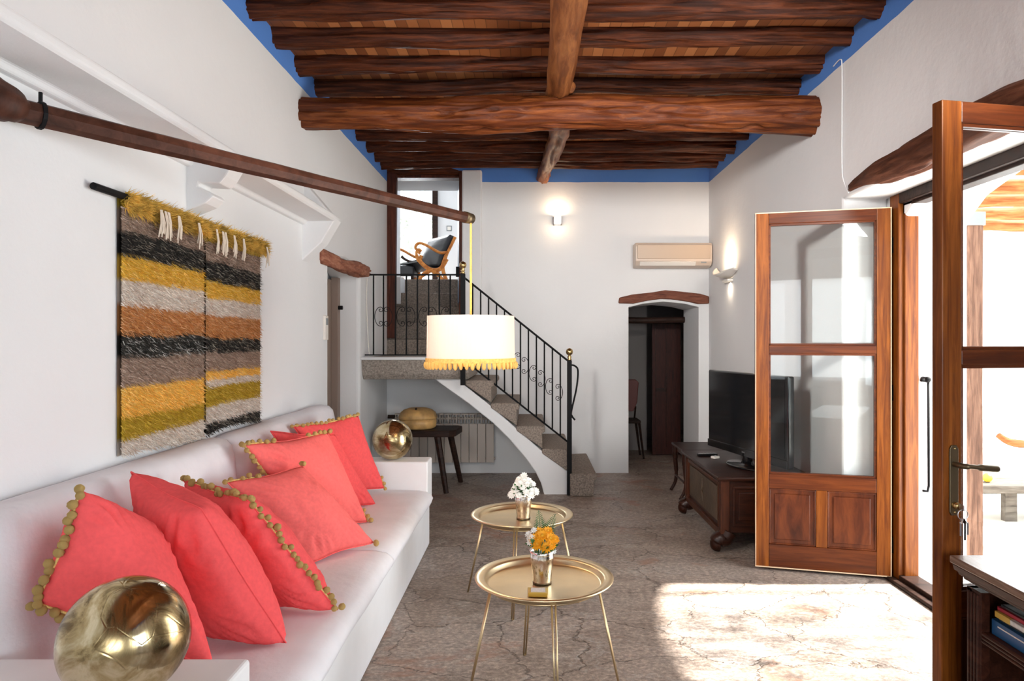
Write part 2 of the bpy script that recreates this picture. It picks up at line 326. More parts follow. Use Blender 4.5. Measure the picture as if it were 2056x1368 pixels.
def log(pts, rad, seed, n=40, step=.035, gn=.20, sag=.02, flat=1.0):
    """a gnarled juniper trunk: real ridges, hollows and bends"""
    base = spline(pts, 8); L = sum((base[i+1]-base[i]).length for i in range(len(base)-1)); m = max(8, int(L/step))
    # resample
    cum = [0]
    for i in range(len(base)-1): cum.append(cum[-1]+(base[i+1]-base[i]).length)
    out = []; j = 0
    for i in range(m+1):
        s = L*i/m
        while j < len(cum)-2 and cum[j+1] < s: j += 1
        f = (s-cum[j])/max(1e-6, cum[j+1]-cum[j]); p = base[j].lerp(base[j+1], f)
        wob = noise.noise_vector(Vector((s*1.1+seed*7.3, seed, 2)))*sag; out.append(p+wob)
    if not hasattr(rad, '__len__'): rad = [rad, rad]
    rr = []
    for i in range(m+1):
        f = i/m*(len(rad)-1); k = min(int(f), len(rad)-2); rr.append(rad[k]+(rad[k+1]-rad[k])*(f-k))
    rnd = random.Random(seed*13+5); holes = []
    if gn > .12 and L > 1.5:      # long weathered hollows in the trunk
        holes = [(rnd.uniform(0, L), rnd.uniform(0, 2*math.pi), rnd.uniform(.05, .17), rnd.uniform(.10, .30), rnd.uniform(.16, .40)) for _ in range(int(L*8))]
    def fn(i, a):
        s = L*i/m; tw = a+s*.25; hol = 0
        for (hs, ha, hl, hw, hd) in holes:
            if abs(s-hs) < hl*1.6:
                da = (tw-ha+math.pi) % (2*math.pi)-math.pi; e = (s-hs)**2/hl**2+da*da/hw**2
                if e < 4: hol = max(hol, hd*math.exp(-e*1.3))
        q = noise.fractal(Vector((s*1.3+seed*3.1, math.cos(tw)*1.9, math.sin(tw)*1.9+seed)), 1, 2, 4)
        h = noise.noise(Vector((s*2.0-seed*5.7, math.cos(tw)*3.0+9, math.sin(tw)*3.0)))
        dent = -min(.35, max(0, h-.20)*1.8)
        g = noise.noise(Vector((s*1.6+seed, math.cos(tw)*5.5, math.sin(tw)*5.5+seed*1.3)))
        return 1+gn*q+gn*.6*noise.noise(Vector((s*.9, seed*2.2, 0)))+dent*gn*3.2-gn*.55*abs(g)-hol
    return MB().tube(out, rr, n, True, fn, flat)

# ------------------------------------------------------------------ the room shell
XL, XR, YB, ZB = -1.66, 2.06, 8.07, 3.54
b = MB(); b.box(-3.0, 2.36, -4.0, 12.4, -.12, 0); struct('floor', b, M['floor'])
b = MB(); b.box(-2.0, 2.9, -4.2, 8.3, ZB, ZB+.14); struct('ceiling', b, M['boards'])
struct('wall_left', MB().prism([(-4.0,-.2),(5.72,-.2),(5.72,2.16),(5.95,2.24),(6.25,2.27),(6.55,2.24),(6.77,2.14),(6.77,-.2),(8.075,-.2),(8.075,3.75),(-4.0,3.75)], 'x', XL-.30, XL), M['wall'], bevel=.035, seg=3)
b = MB(); b.box(XL-.45, XL-.30, 5.3, 7.3, -.1, 2.9); struct('wall_left_recess', b, M['white'])
# right wall: inner skin with the terrace door, outer skin with its shallow arch, and an unseen window added beside the camera for light
struct('wall_right', MB().prism([(1.4,-.2),(2.60,-.2),(2.60,2.47),(4.61,2.47),(4.61,-.2),(8.5,-.2),(8.5,3.75),(1.4,3.75)], 'x', XR, 2.36), M['wall'], bevel=.02, seg=3)
ar = [(2.66,-.2),(2.66,2.28),(2.85,2.40),(3.15,2.50),(3.55,2.55),(3.95,2.50),(4.25,2.42),(4.45,2.29),(4.45,-.2)]
struct('wall_right_outer', MB().prism([(-4.0,-.2)]+[(1.4,-.2)]+ar+[(9.0,-.2),(9.0,3.75),(1.4,3.75)][0:3], 'x', 2.36, 2.79), M['white'], bevel=.02)
b = MB(); b.box(XR, 2.85, -4.0, -1.7, -.2, 3.75).box(XR, 2.85, -1.7, .5, -.2, .85).box(XR, 2.85, -1.7, .5, 2.2, 3.75).box(XR, 2.85, .5, 1.4, -.2, 3.75); struct('wall_right_near', b, M['wall'])
# rear wall with two tall unseen windows added for light (behind the camera)
b = MB(); b.box(-2.0, 2.85, -4.2, -4.0, -.2, .8).box(-2.0, 2.85, -4.2, -4.0, 2.6, 3.75).box(-2.0, -1.2, -4.2, -4.0, .8, 2.6).box(1.6, 2.85, -4.2, -4.0, .8, 2.6).box(.1, .3, -4.2, -4.0, .8, 2.6)
struct('wall_rear', b, M['wall'])
# back wall
dr = [(1.13,-.2),(1.13,1.92),(1.30,1.96),(1.53,1.985),(1.78,1.96),(1.94,1.92),(1.94,-.2)]
struct('wall_back', MB().prism([(-2.2,1.535),(-1.80,1.535),(-1.80,3.50),(-.80,3.50),(-.80,-.2)]+dr+[(2.9,-.2),(2.9,3.75),(-2.2,3.75)], 'y', YB, YB+.8), M['wall'], bevel=.006)
b = MB(); b.box(-1.95, -.8, YB+.002, YB+.8, -.2, 1.535); struct('wall_back_under_stairs', b, M['white'])
b = MB(); b.box(-.795, -.565, YB-.05, YB+.02, 1.2, 3.50); struct('trim_1', b, M['white'], bevel=.02)
# plaster ledge with two corbels on the left wall
lx = XL-.02
b = MB()
b.prism([(lx,2.375),(-1.635,2.378),(-1.62,2.402),(-1.435,2.405),(-1.42,2.415),(-1.418,2.445),(-1.435,2.455),(lx,2.47)], 'y', -.6, 5.16)
struct('trim_2', b, M['white'], bevel=.008, seg=2)
for k, (y0, y1, h) in enumerate(((3.36, 3.50, .0), (5.06, 5.22, .0))):
    if k == 0: pr = [(lx,2.42),(-1.425,2.42),(-1.435,2.39),(-1.47,2.33),(-1.50,2.295),(-1.60,2.30),(-1.605,2.28),(-1.55,2.255),(-1.53,2.235),(-1.57,2.20),(lx,2.155)]
    else: pr = [(lx,2.45),(-1.42,2.45),(-1.42,2.42),(-1.45,2.37),(-1.52,2.25),(lx,2.10)]
    struct('trim_%d' % (3+k), MB().prism(pr, 'y', y0, y1), M['white'], bevel=.008)
struct('trim_5', MB().prism([(lx,2.46),(-1.45,2.45),(lx,2.72)], 'y', 5.10, 5.24), M['white'], bevel=.01)
# corridor behind the low doorway
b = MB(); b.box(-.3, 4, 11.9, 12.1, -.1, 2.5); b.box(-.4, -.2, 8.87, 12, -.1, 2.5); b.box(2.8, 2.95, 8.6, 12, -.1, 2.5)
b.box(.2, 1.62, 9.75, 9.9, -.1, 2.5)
M['dim'] = plaster('plaster_dimmed', col=(.30,.27,.26)); struct('wall_corridor', b, M['dim']); b = MB(); b.box(-.4, 4.1, 8.7, 12.1, 2.25, 2.33); struct('ceiling_corridor', b, M['white'])  # the corridor's dimness is put into a darker plaster colour
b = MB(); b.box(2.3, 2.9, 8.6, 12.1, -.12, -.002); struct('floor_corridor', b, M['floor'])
# upper room
b = MB(); b.box(-3.4, -.1, 9.25, 12.2, 2.26, 2.34); struct('floor_upper', b, mat('upper_floor', (.55,.5,.45), .6))
b = MB()
b.box(-3.4, -2.33, 12.0, 12.2, 2.3, 5.1).box(-1.68, -.1, 12.0, 12.2, 2.3, 5.1).box(-2.33, -1.68, 12.0, 12.2, 4.42, 5.1)
b.box(-3.5, -3.4, 8.87, 12.2, 2.3, 5.1).box(-.2, -.1, 8.87, 12.2, 2.33, 5.1).box(-3.5, -.1, 8.78, 8.87, 3.74, 5.1).box(-3.5, -1.9, 8.78, 8.87, 2.3, 5.1).box(-.2, -.1, 8.8, 8.9, 2.3, 5.1)
b.box(-3.4, -1.66, 8.87, 9.25, 2.0, 2.34)
b.box(-.79, -.1, 8.87, 9.25, 2.335, 2.34)
struct('wall_upper', b, M['white'])
b = MB(); b.box(-3.5, 0, 8.7, 12.3, 5.1, 5.2); struct('ceiling_upper', b, M['white'])
b = MB(); b.box(-2.1, -1.78, 8.1, 9.5, 1.0, 3.9).box(-.79, -.5, 8.85, 9.3, 1.0, 2.34).box(-.80, -.785, 8.22, 8.87, 2.2, 3.5).box(-1.8, -.78, 8.22, 8.87, 3.44, 3.5); struct('wall_passage', b, M['white'])
b = MB(); b.box(-2.33, -2.29, 12.0, 12.06, 2.34, 4.42).box(-1.69, -1.60, 11.94, 12.04, 2.34, 4.42).box(-2.33, -1.68, 12.0, 12.06, 4.34, 4.42)
o = struct('window_1', b, M['darkwood'])
# terrace
b = MB(); b.box(2.36, 16, -6, 16, -.2, -.01); struct('ground', b, M['terrace'])
b = MB(); b.box(2.9, 14, 9.0, 9.3, -.1, 2.4); b.box(13.6, 13.9, -3, 9.2, -.1, 1.4); struct('wall_terrace', b, M['white'])
# ------------------------------------------------------------------ terrace door frame and leaves
t = thing('door_frame', 'dark wooden frame of the terrace doorway set in the white right wall', 'door frame', (2.38, 3.55, 0))
b = MB(); b.box(2.33, 2.45, 4.42, 4.53, 0, 2.47).box(2.36, 2.45, 4.40, 4.43, .03, 2.44); b.build('jamb', M['door'], t, bevel=.006)
b = MB(); b.box(2.33, 2.45, 2.59, 2.70, 0, 2.47); b.build('jamb', M['door'], t, bevel=.006)
b = MB(); b.box(2.33, 2.45, 2.70, 4.42, 2.405, 2.47).box(2.36, 2.45, 2.7, 4.42, 2.385, 2.41); b.build('head_rail', M['darkwood'], t, bevel=.006)
b = MB(); b.box(2.33, 2.45, 2.70, 4.42, 0, .05).box(2.28, 2.33, 2.60, 4.52, 0, .025); b.build('threshold', M['darkwood'], t, bevel=.006)
def leaf(name, label, hinge, tip, W, stile, side):
    d = Vector((tip[0]-hinge[0], tip[1]-hinge[1], 0)); ang = math.atan2(d.y, d.x)
    t = thing(name, label, 'door', (hinge[0], hinge[1], 0), ang)
    L = dict(parent=t, local=True); z0, z1, th = .02, 2.392, .024
    b = MB(); b.box(0, stile, -th, th, z0, z1); b.build('stile', M['door'], bevel=.004, **L)
    b = MB(); b.box(W-stile, W, -th, th, z0, z1); b.build('stile', M['door'], bevel=.004, **L)
    for a, c in ((z0, .175), (.55, .645), (1.45, 1.505), (2.315, z1)):
        b = MB(); b.box(stile, W-stile, -th+.002, th-.002, a, c); b.build('rail', M['doorh'], bevel=.004, **L)
    mx = W/2
    b = MB(); b.box(mx-.035, mx+.035, -th+.002, th-.002, .175, .55); b.build('muntin', M['door'], bevel=.004, **L)
    for x0, x1 in ((stile, mx-.035), (mx+.035, W-stile)):
        b = MB(); b.box(x0, x1, -.012, .012, .175, .55)
        for s in (-1, 1):   # raised field
            y0, y1 = s*.010, s*.021
            b.box(x0+.035, x1-.035, min(y0,y1), max(y0,y1), .21, .515)
            b.box(x0, x0+.012, min(0,s*.019), max(0,s*.019), .175, .55); b.box(x1-.012, x1, min(0,s*.019), max(0,s*.019), .175, .55)
            b.box(x0, x1, min(0,s*.019), max(0,s*.019), .175, .187); b.box(x0, x1, min(0,s*.019), max(0,s*.019), .538, .55)
        b.build('panel', M['panel'], bevel=.006, **L)
    for a, c in ((.645, 1.45), (1.505, 2.315)):
        b = MB(); b.box(stile, W-stile, -.003, .003, a, c); g = b.build('glass_pane', M['glass'], **L)
        b = MB()
        for s in (-1, 1):
            y0, y1 = min(s*.003, s*.016), max(s*.003, s*.016)
            b.box(stile, stile+.012, y0, y1, a, c).box(W-stile-.012, W-stile, y0, y1, a, c).box(stile, W-stile, y0, y1, a, a+.012).box(stile, W-stile, y0, y1, c-.012, c)
        b.build('glazing_bead', M['doorh'], g, local=True)
    if side:
        b = MB(); s = side
        ya, yb = (th, th+.006) if s < 0 else (-th-.006, -th)
        b.box(0.002, .007, ya, yb, z0, z1).box(W-.007, W-.002, ya, yb, z0, z1).box(0, W, ya, yb, z1-.006, z1).box(0, W, ya, yb, z0, z0+.006)
        b.build('weather_strip', M['strip'], **L)
    for z in (.22, 1.2, 2.15):
        b = MB(); b.tube([(-.008, 0, z-.05), (-.008, 0, z+.05)], .009, 10); b.build('hinge', M['iron'], **L)
    return t
hx = 2.318
leafA = leaf('glazed_door', 'glazed brown wooden door leaf standing open beside the television', (hx, 4.49), (1.51, 4.71), .835, .088, -1)
leafB = leaf('glazed_door', 'glazed brown wooden door leaf with handle and keys, cut by the photo edge', (hx, 2.66), (1.45, 2.49), .885, .082, 0)
# which face of leaf B looks at the camera: local +y
ang = leafB.rotation_euler.z; LB = dict(parent=leafB, local=True)
sgn = 1 if Vector((-math.sin(ang), math.cos(ang))).y < 0 else -1
hxl = .885-.045-.0
y1 = sgn*.024
b = MB(); b.prism([(hxl-.018+.018*(1-math.cos(a)), 0) for a in (0,)]+[(0,0)]*0 if 0 else [(hxl-.018,.93),(hxl-.010,.918),(hxl+.010,.918),(hxl+.018,.93),(hxl+.018,1.155),(hxl+.010,1.167),(hxl-.010,1.167),(hxl-.018,1.155)], 'y', min(y1,y1+sgn*.006), max(y1,y1+sgn*.006))
pl = b.build('lock_plate', M['bronze'], bevel=.002, **LB)
b = MB(); b.tube(spline([(hxl, y1, 1.10), (hxl, y1+sgn*.05, 1.10), (hxl-.02, y1+sgn*.062, 1.10), (hxl-.07, y1+sgn*.062, 1.094), (hxl-.125, y1+sgn*.06, 1.088)]), [.010]*10+[.008]*6+[.012]*9, 12)
b.build('handle', M['bronze'], **LB, smooth=True)
b = MB(); b.tube([(hxl, y1, .955), (hxl, y1+sgn*.025, .955)], .012, 12); b.ball((hxl, y1+sgn*.006, 1.155), .004).ball((hxl, y1+sgn*.006, .93), .004); b.build('lock_cylinder', M['brass'], **LB, smooth=True)
kp = leafB.location+Matrix.Rotation(ang, 3, 'Z')@Vector((hxl, y1+sgn*.028, .955))
t = thing('key_bunch', 'small bunch of keys hanging from the lock of the glazed door', 'keys', kp)
b = MB(); b.box(kp.x-.002, kp.x+.002, kp.y-.028, kp.y, kp.z-.01, kp.z+.01); b.build('key', M['steel'], t, bevel=.002)
b = MB(); b.tube(arc((kp.x+.0, kp.y-.02, kp.z-.024), .018, 0, 360, 20), .0014, 6, False); b.build('key_ring', M['steel'], t, smooth=True)
for k, (dx, l) in enumerate(((-.008, .055), (.006, .07), (.014, .05))):
    b = MB(); z = kp.z-.042; b.tube([(kp.x+dx*.3, kp.y-.02, z+.004), (kp.x+dx, kp.y-.02-.002*k, z-.012)], .009, 10, flat=.2); b.box(kp.x+dx-.003, kp.x+dx+.003, kp.y-.0215-.002*k, kp.y-.0195-.002*k, z-l, z-.008)
    b.build('key', M['steel'] if k != 1 else M['tv'], t)
# log lintel over the terrace door
tag(log([(2.075,4.50,2.505),(2.08,4.3,2.525),(2.085,4.05,2.535),(2.09,3.7,2.545),(2.09,3.2,2.555),(2.09,2.85,2.55),(2.09,2.3,2.5)], [.03,.075,.092,.10,.10,.085,.08], 31, step=.03, gn=.13).build('log_lintel', M['log_w'], smooth=True), 'weathered log lintel above the terrace doorway in the right wall', 'lintel')
# cable on the right wall
b = MB(); b.tube(spline([(2.055,4.74,3.40),(2.052,4.62,3.40),(2.052,4.60,3.32),(2.052,4.60,2.95),(2.052,4.60,2.72),(2.052,4.585,2.60),(2.05,4.50,2.49)]), .004, 8)
tag(b.build('wall_cable', M['white'], smooth=True), 'thin white cable clipped down the right wall to the log lintel', 'cable')
# iron hook bar on the outer reveal
t = thing('shutter_bar', 'black iron shutter bar hanging on the white outer reveal', 'bar', (2.50, 4.44, .58))
b = MB(); b.tube([(2.50,4.445,1.29),(2.50,4.40,1.29)], .018, 12); b.ball((2.50,4.395,1.29), .02); b.tube([(2.50,4.40,1.29),(2.455,4.39,1.285)], .009, 8); b.build('pivot', M['iron'], t, smooth=True)
b = MB(); b.tube([(2.505,4.395,1.29),(2.508,4.395,.62),(2.50,4.395,.585),(2.47,4.395,.59)], .008, 8); b.build('bar', M['iron'], t, smooth=True)
# ------------------------------------------------------------------ ceiling timber
jy = [2.85, 3.27, 3.70, 4.12, 4.52, 4.95, 5.38, 5.80, 6.20, 6.63, 7.06, 7.42, 7.72]
ordn = ['first','second','third','fourth','fifth','sixth','seventh','eighth']
front = [y for y in jy if y < 5.1]; back = [y for y in jy if y > 5.1]
for i, y in enumerate(jy):
    if y < 5.1: k = len(front)-1-i; lb = 'dark gnarled ceiling joist, %s one on the camera side of the thick crossbeam' % ordn[k]
    else: k = i-len(front); lb = 'dark gnarled ceiling joist, %s one beyond the thick crossbeam' % ordn[k]
    random.seed(100+i); r = .066+random.uniform(-.006, .008)
    zz = 3.44+r
    o = log([(XL-.06,y+.02,zz),(-.8,y+random.uniform(-.03,.03),zz-.0),(.2,y+random.uniform(-.03,.03),zz+.005),(1.2,y+random.uniform(-.03,.03),zz),(XR+.06,y,zz)], [r*1.05, r, r*.95, r, r*1.05], 3+i, gn=.26).build('ceiling_joist', M['joist'], smooth=True)
    tag(o, lb, 'joist', 'gnarled joists of the ceiling')
tag(log([(XL-.05,5.07,3.20),(-.8,5.09,3.19),(.2,5.07,3.195),(1.2,5.08,3.185),(XR+.06,5.07,3.165)], [.115,.125,.13,.128,.135], 55, n=56, step=.02, gn=.17).build('crossbeam', M['beam'], smooth=True), 'thickest gnarled crossbeam spanning the room below the joists', 'beam')
tag(log([(.16,-4.0,3.35),(.2,0,3.35),(.20,3.5,3.35),(.21,4.5,3.34),(.185,5.25,3.37)], [.09,.10,.10,.105,.09], 61, n=32, gn=.07).build('ridge_log', M['log_y'], smooth=True), 'smooth pale round log running lengthwise, near the camera, resting on the crossbeam', 'beam')
tag(log([(.22,4.97,3.36),(.23,5.7,3.37),(.235,6.3,3.36),(.20,6.9,3.37),(.17,7.5,3.40),(.15,8.2,3.44)], [.10,.10,.085,.085,.075,.08], 67, n=32, step=.03, gn=.24).build('ridge_log', M['log_y'], smooth=True), 'crooked pale log running lengthwise from the crossbeam to the back wall', 'beam')
# ------------------------------------------------------------------ lintels, frames at the back
pr = [(1.01,1.965),(1.02,2.03),(1.17,2.065),(1.40,2.09),(1.55,2.115),(1.72,2.10),(1.95,2.075),(2.055,2.045),(2.055,1.96),(1.93,1.955),(1.80,1.985),(1.62,2.01),(1.50,2.015),(1.35,1.995),(1.18,1.96)]
tag(MB().prism(pr, 'y', YB-.035, YB+.2).build('door_lintel', wood('lintel_red', (.15,.05,.03), (.26,.10,.06), (2,14,14), .6, .4), bevel=.012), 'arched reddish timber lintel over the dark low doorway', 'lintel')
tag(log([(1.02,8.82,1.80),(1.5,8.82,1.785),(2.05,8.82,1.80)], .04, 71, n=14, gn=.12).build('inner_lintel', M['darkwood'], smooth=True), 'thin dark inner lintel inside the low doorway passage', 'lintel')
t = thing('inner_door', 'dark red wooden door standing open inside the low doorway', 'door', (1.92, 9.1, 0))
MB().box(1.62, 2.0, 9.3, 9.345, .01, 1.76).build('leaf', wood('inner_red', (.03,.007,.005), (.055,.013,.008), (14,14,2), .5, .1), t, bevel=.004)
b = MB(); b.box(1.66, 1.67, 9.29, 9.30, .1, 1.7).box(1.80, 1.81, 9.29, 9.30, .1, 1.7).box(1.66,1.81,9.29,9.30,.85,.9); b.build('batten', M['chest'], t)
t = thing('dining_chair', 'shadowy red chair with a rounded back inside the dark doorway', 'chair', (1.32, 9.35, 0))
b = MB(); b.prism([(1.12,.70),(1.13,.60),(1.35,.60),(1.40,.72),(1.42,.98),(1.38,1.02),(1.15,1.02)], 'y', 9.18, 9.22)
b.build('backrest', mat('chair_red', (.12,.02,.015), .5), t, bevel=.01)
MB().box(1.10, 1.42, 9.0, 9.35, .46, .50).build('seat', M['darkwood'], t, bevel=.01)
for x, y in ((1.12,9.02),(1.40,9.02),(1.12,9.33),(1.40,9.33)):
    b = MB(); dx = .06 if x > 1.3 else -.02; b.tube([(x,y,.47),(x+dx,y,0)], [.018,.012], 8); b.build('leg', M['darkwood'], t)
for x in (1.16, 1.38): MB().tube([(x,9.30,.48),(x,9.20,.66)], .012, 8).build('back_post', M['darkwood'], t)
# stair doorway frame
t = thing('stair_door_frame', 'rough dark red timber frame around the doorway above the stairs', 'door frame', (-1.2, YB, 1.54))
log([(-1.69,YB+.05,3.505),(-1.2,YB+.04,3.515),(-.72,YB+.05,3.505)], .05, 73, n=16, gn=.15).build('head_beam', M['joist'], t, smooth=True)
MB().box(-1.66,-.80,YB+.05,YB+.22,3.43,3.50).build('head_board', M['frame_old'], t, bevel=.008)
MB().prism([(-1.70,1.56),(-1.71,2.5),(-1.70,3.5),(-1.55,3.46),(-1.56,2.5),(-1.565,1.56)], 'y', YB-.03, YB+.05).build('jamb', M['frame_old'], t, bevel=.01)
MB().box(-.83,-.775,YB-.03,YB+.15,1.56,3.48).build('jamb', M['frame_old'], t, bevel=.01)
t = thing('stair_door', 'old dark board door leaf opened back on the side by the lounge window', 'door', (-1.62, YB+.16, 1.56))
MB().prism([(-1.70,8.16),(-1.665,8.16),(-1.72,8.84),(-1.755,8.84)], 'z', 1.96, 3.42).build('leaf', M['frame_old'], t, bevel=.005)
b = MB(); b.tube([(-1.68,8.3,2.34),(-1.64,8.3,2.34)], .02, 10); b.build('knob', M['iron'], t)
t = thing('stair_door', 'old dark board door leaf opened back beside the wall pilaster', 'door', (-.83, YB+.16, 1.56))
MB().prism([(-.815,8.24),(-.845,8.24),(-.925,8.80),(-.895,8.80)], 'z', 2.0, 3.42).build('leaf', M['bluesheen'], t, bevel=.005)
b = MB(); b.box(-.90,-.86, 8.36, 8.40, 2.3, 2.42); b.build('latch', M['iron'], t)
# ------------------------------------------------------------------ staircase
def SX(px): return (px-1066)/201.44
def SZ(py): return H-(py-683)/201.44
t = thing('staircase', 'stone staircase with a white curved underside and a railed landing', 'staircase', (0, 7.5, 0))
run, rise = .2545, .2277
for i in range(1, 6):
    xn = .65-run*(i-1); zt = rise*i; xb = xn-run-.03
    if i == 1: pr = [(xn,zt-.06),(xn-.02,zt-.075),(xn-.035,0.0),(xb+.02,0.0),(xb+.02,zt-.01),(xn-.01,zt),(xn,zt-.02)]
    else: pr = [(xn,zt-.02),(xn-.01,zt),(xb,zt),(xb,zt-.045),(xn-.025,zt-rise+.002),(xn-.028,zt-.07),(xn,zt-.06)]
    y0 = 6.86 if i == 1 else 6.93
    MB().prism(pr, 'y', y0, YB+.01).build('step', M['stone'], t, bevel=.012, seg=3)
b = MB(); b.prism([(6.83,1.335),(6.84,1.366),(YB+.01,1.366),(YB+.01,1.15),(6.90,1.15),(6.86,1.20),(6.83,1.32)], 'x', XL-.01, -.615); b.build('landing', M['stone2'], t, bevel=.012)
b = MB(); b.box(XL, -.63, 6.80, 6.93, 1.345, 1.372); b.build('landing_edge', M['white'], t, bevel=.006)
ug = [(868,758),(900,782),(940,810),(990,850),(1025,885),(1055,920),(1075,948),(1086,970),(1093,990)]
up = [(1140,993),(1141,948),(1087,905),(1036,860),(985,815),(934,775),(930,758)]
pr = [(SX(x), SZ(y)) for x, y in ug]; pr[-1] = (pr[-1][0], -.01)
pr2 = [(SX(x), SZ(y)) for x, y in up]; pr2[0] = (pr2[0][0], -.01)
MB().prism(pr+pr2, 'y', 6.95, YB+.01).build('stringer', M['white'], t, bevel=.01)
# upper flight in the passage: continues from the landing through the wall
for i in range(5):
    zt = 1.545+.199*i; y0 = YB-.02+.285*i
    b = MB(); b.box(-1.79, -.80, y0, 9.5 if i < 4 else 9.5, zt-.20, zt); b.build('step', M['stone'], t, bevel=.012, seg=3)
# ------------------------------------------------------------------ railing
t = thing('stair_railing', 'black wrought iron railing with scrolls and brass knobs along landing and stairs', 'railing', (.38, 6.95, 0))
yr = 6.95; zt, zb = SZ(552), SZ(713)
x0 = -1.655; xp = SX(930); xq = SX(1143)
b = MB(); b.box(x0, xp, yr-.008, yr+.008, zt-.008, zt+.008); b.build('top_rail', M['iron'], t)
b = MB(); b.box(x0, xp, yr-.006, yr+.006, zb-.006, zb+.006); b.build('bottom_rail', M['iron'], t)
for px in (750, 770, 794, 816, 838, 860.6, 882, 904):
    MB().tube([(SX(px),yr,zb),(SX(px),yr,zt)], .0075, 8).build('baluster', M['iron'], t)
za, zc = SZ(556), SZ(727); zd, ze = SZ(722), SZ(890)
b = MB(); b.tube([(xp,yr,za),(xq,yr,zc)], .010, 8); b.build('top_rail', M['iron'], t)
b = MB(); b.tube([(xp,yr,zd),(xq,yr,ze)], .009, 8); b.build('bottom_rail', M['iron'], t)
for px in [949+16*k for k in range(12)]:
    f = (px-930)/213; MB().tube([(SX(px),yr,zd+(ze-zd)*f),(SX(px),yr,za+(zc-za)*f)], .0075, 8).build('baluster', M['iron'], t)
def cscroll(cx, cz, h, s, tilt=0):
    pts = []
    for a in range(0, 19):                 # spiral in at top, bow out, spiral in at bottom
        th = R(540-a*30) if False else None
    top = [(s*math.cos(R(180-k*36))*h*.16*(1-k*.07)*-1, h*.5-h*.16+math.sin(R(180-k*36))*h*.16*(1-k*.07)) for k in range(0)]
    pts = []
    r = h*.15
    for k in range(9, 0, -1):
        a = R(90-k*42); q = r*(1-k*.085); pts.append((s*math.cos(a)*q*1.0, h*.5-r+math.sin(a)*q))
    for k in range(0, 9):
        a = R(90+k*22.5); pts.append((-s*abs(math.cos(a-0))*0-s*math.sin(R(k*22.5))*h*.30, math.cos(R(k*22.5))*h*.5))
    for k in range(1, 10):
        a = R(-90+k*42); q = r*(1-k*.085); pts.append((s*math.cos(a)*q, -h*.5+r+math.sin(a)*q))
    return [(cx+x, yr, cz+z) for x, z in pts]
def scr(cx, cz, h, s): MB().tube(spline(cscroll(cx, cz, h, s), 3), .0035, 6).build('scroll', M['iron'], t, smooth=True)
for px, s in ((764,1),(776,-1),(808,1),(822,-1),(852,1),(866,-1),(896,1)): scr(SX(px), SZ(636), .19, s)
for k, px in enumerate((1040, 1052, 1072, 1085, 1105, 1120)):
    f = (px-930)/213; zm = (zd+za)/2+((ze-zd)+(zc-za))/2*f; scr(SX(px), zm+.01, .16, 1 if k%2==0 else -1)
for px, zlo, zhi in ((930, SZ(772), SZ(553)), (1143, 0.0, SZ(724))):
    x = SX(px); b = MB(); dy = .12 if px == 930 else 0; x *= (yr-dy)/yr; b.box(x-.023, x+.023, yr-.05-dy, yr-.005-dy, zlo, zhi); p = b.build('newel_post', M['iron'], t, bevel=.003)
    b = MB(); b.lathe([(.018,0),(.024,.01),(.015,.02),(.022,.035),(.012,.05),(.030,.065),(.036,.085),(.030,.108),(.012,.12),(.002,.124)], (x, yr-.027-dy, zhi), 16); b.build('finial', M['brass'], p, smooth=True)
    # child of post shares the railing frame
b = MB(); b.tube(spline([(SX(1145),yr-.03,SZ(733)),(SX(1154),yr-.03,SZ(735)),(SX(1160),yr-.03,SZ(745)),(SX(1157),yr-.03,SZ(780)),(SX(1147),yr-.03,SZ(825)),(SX(1148),yr-.03,SZ(835)),(SX(1154),yr-.03,SZ(843))]), .009, 8); b.build('end_scroll', M['iron'], t, smooth=True)
# ------------------------------------------------------------------ recess in the left wall: lintel log, door, thermostat, cord
tag(log([(XL-.02,5.48,2.21),(XL+.01,5.75,2.20),(XL+.01,6.1,2.19),(XL+.02,6.5,2.205),(XL+.01,7.0,2.225)], [.06,.055,.06,.075,.05], 81, n=26, step=.02, gn=.3).build('log_lintel', wood('driftwood_red', (.28,.10,.06), (.50,.24,.15), (10,2,10), .7, .5), smooth=True), 'short knotted reddish log lintel over the recess in the left wall', 'lintel')
t = thing('recess_door', 'taupe painted door deep in the recess beyond the sofa', 'door', (XL-.27, 6.2, 0))
MB().box(XL-.29, XL-.255, 5.75, 6.74, 0, 2.12).build('leaf', mat('taupe_paint', (.30,.23,.19), .6), t, bevel=.003)
b = MB(); b.box(XL-.255, XL-.19, 6.68, 6.765, 0, 2.14); b.build('frame_post', mat('taupe_post', (.27,.20,.165), .6), t, bevel=.004)
b = MB(); b.tube([(XL-.19,6.70,1.85),(XL-.15,6.70,1.85)], .02, 10); b.build('hook', M['iron'], t)
t = thing('thermostat', 'small white thermostat with grey display on the left wall', 'thermostat', (XL, 5.60, 1.62))
MB().box(XL, XL+.022, 5.56, 5.64, 1.54, 1.735).build('housing', M['plastic_w'], t, bevel=.004)
MB().box(XL+.022, XL+.024, 5.575, 5.625, 1.66, 1.715).build('display', M['grey'], t)
b = MB(); b.tube(spline([(-1.64,6.98,2.16),(-1.645,6.99,1.9),(-1.63,6.97,1.6),(-1.61,6.95,1.38)]), .004, 6); tag(b.build('pull_cord', M['plastic_w'], smooth=True), 'thin white cord hanging by the landing from the knotted log', 'cord')
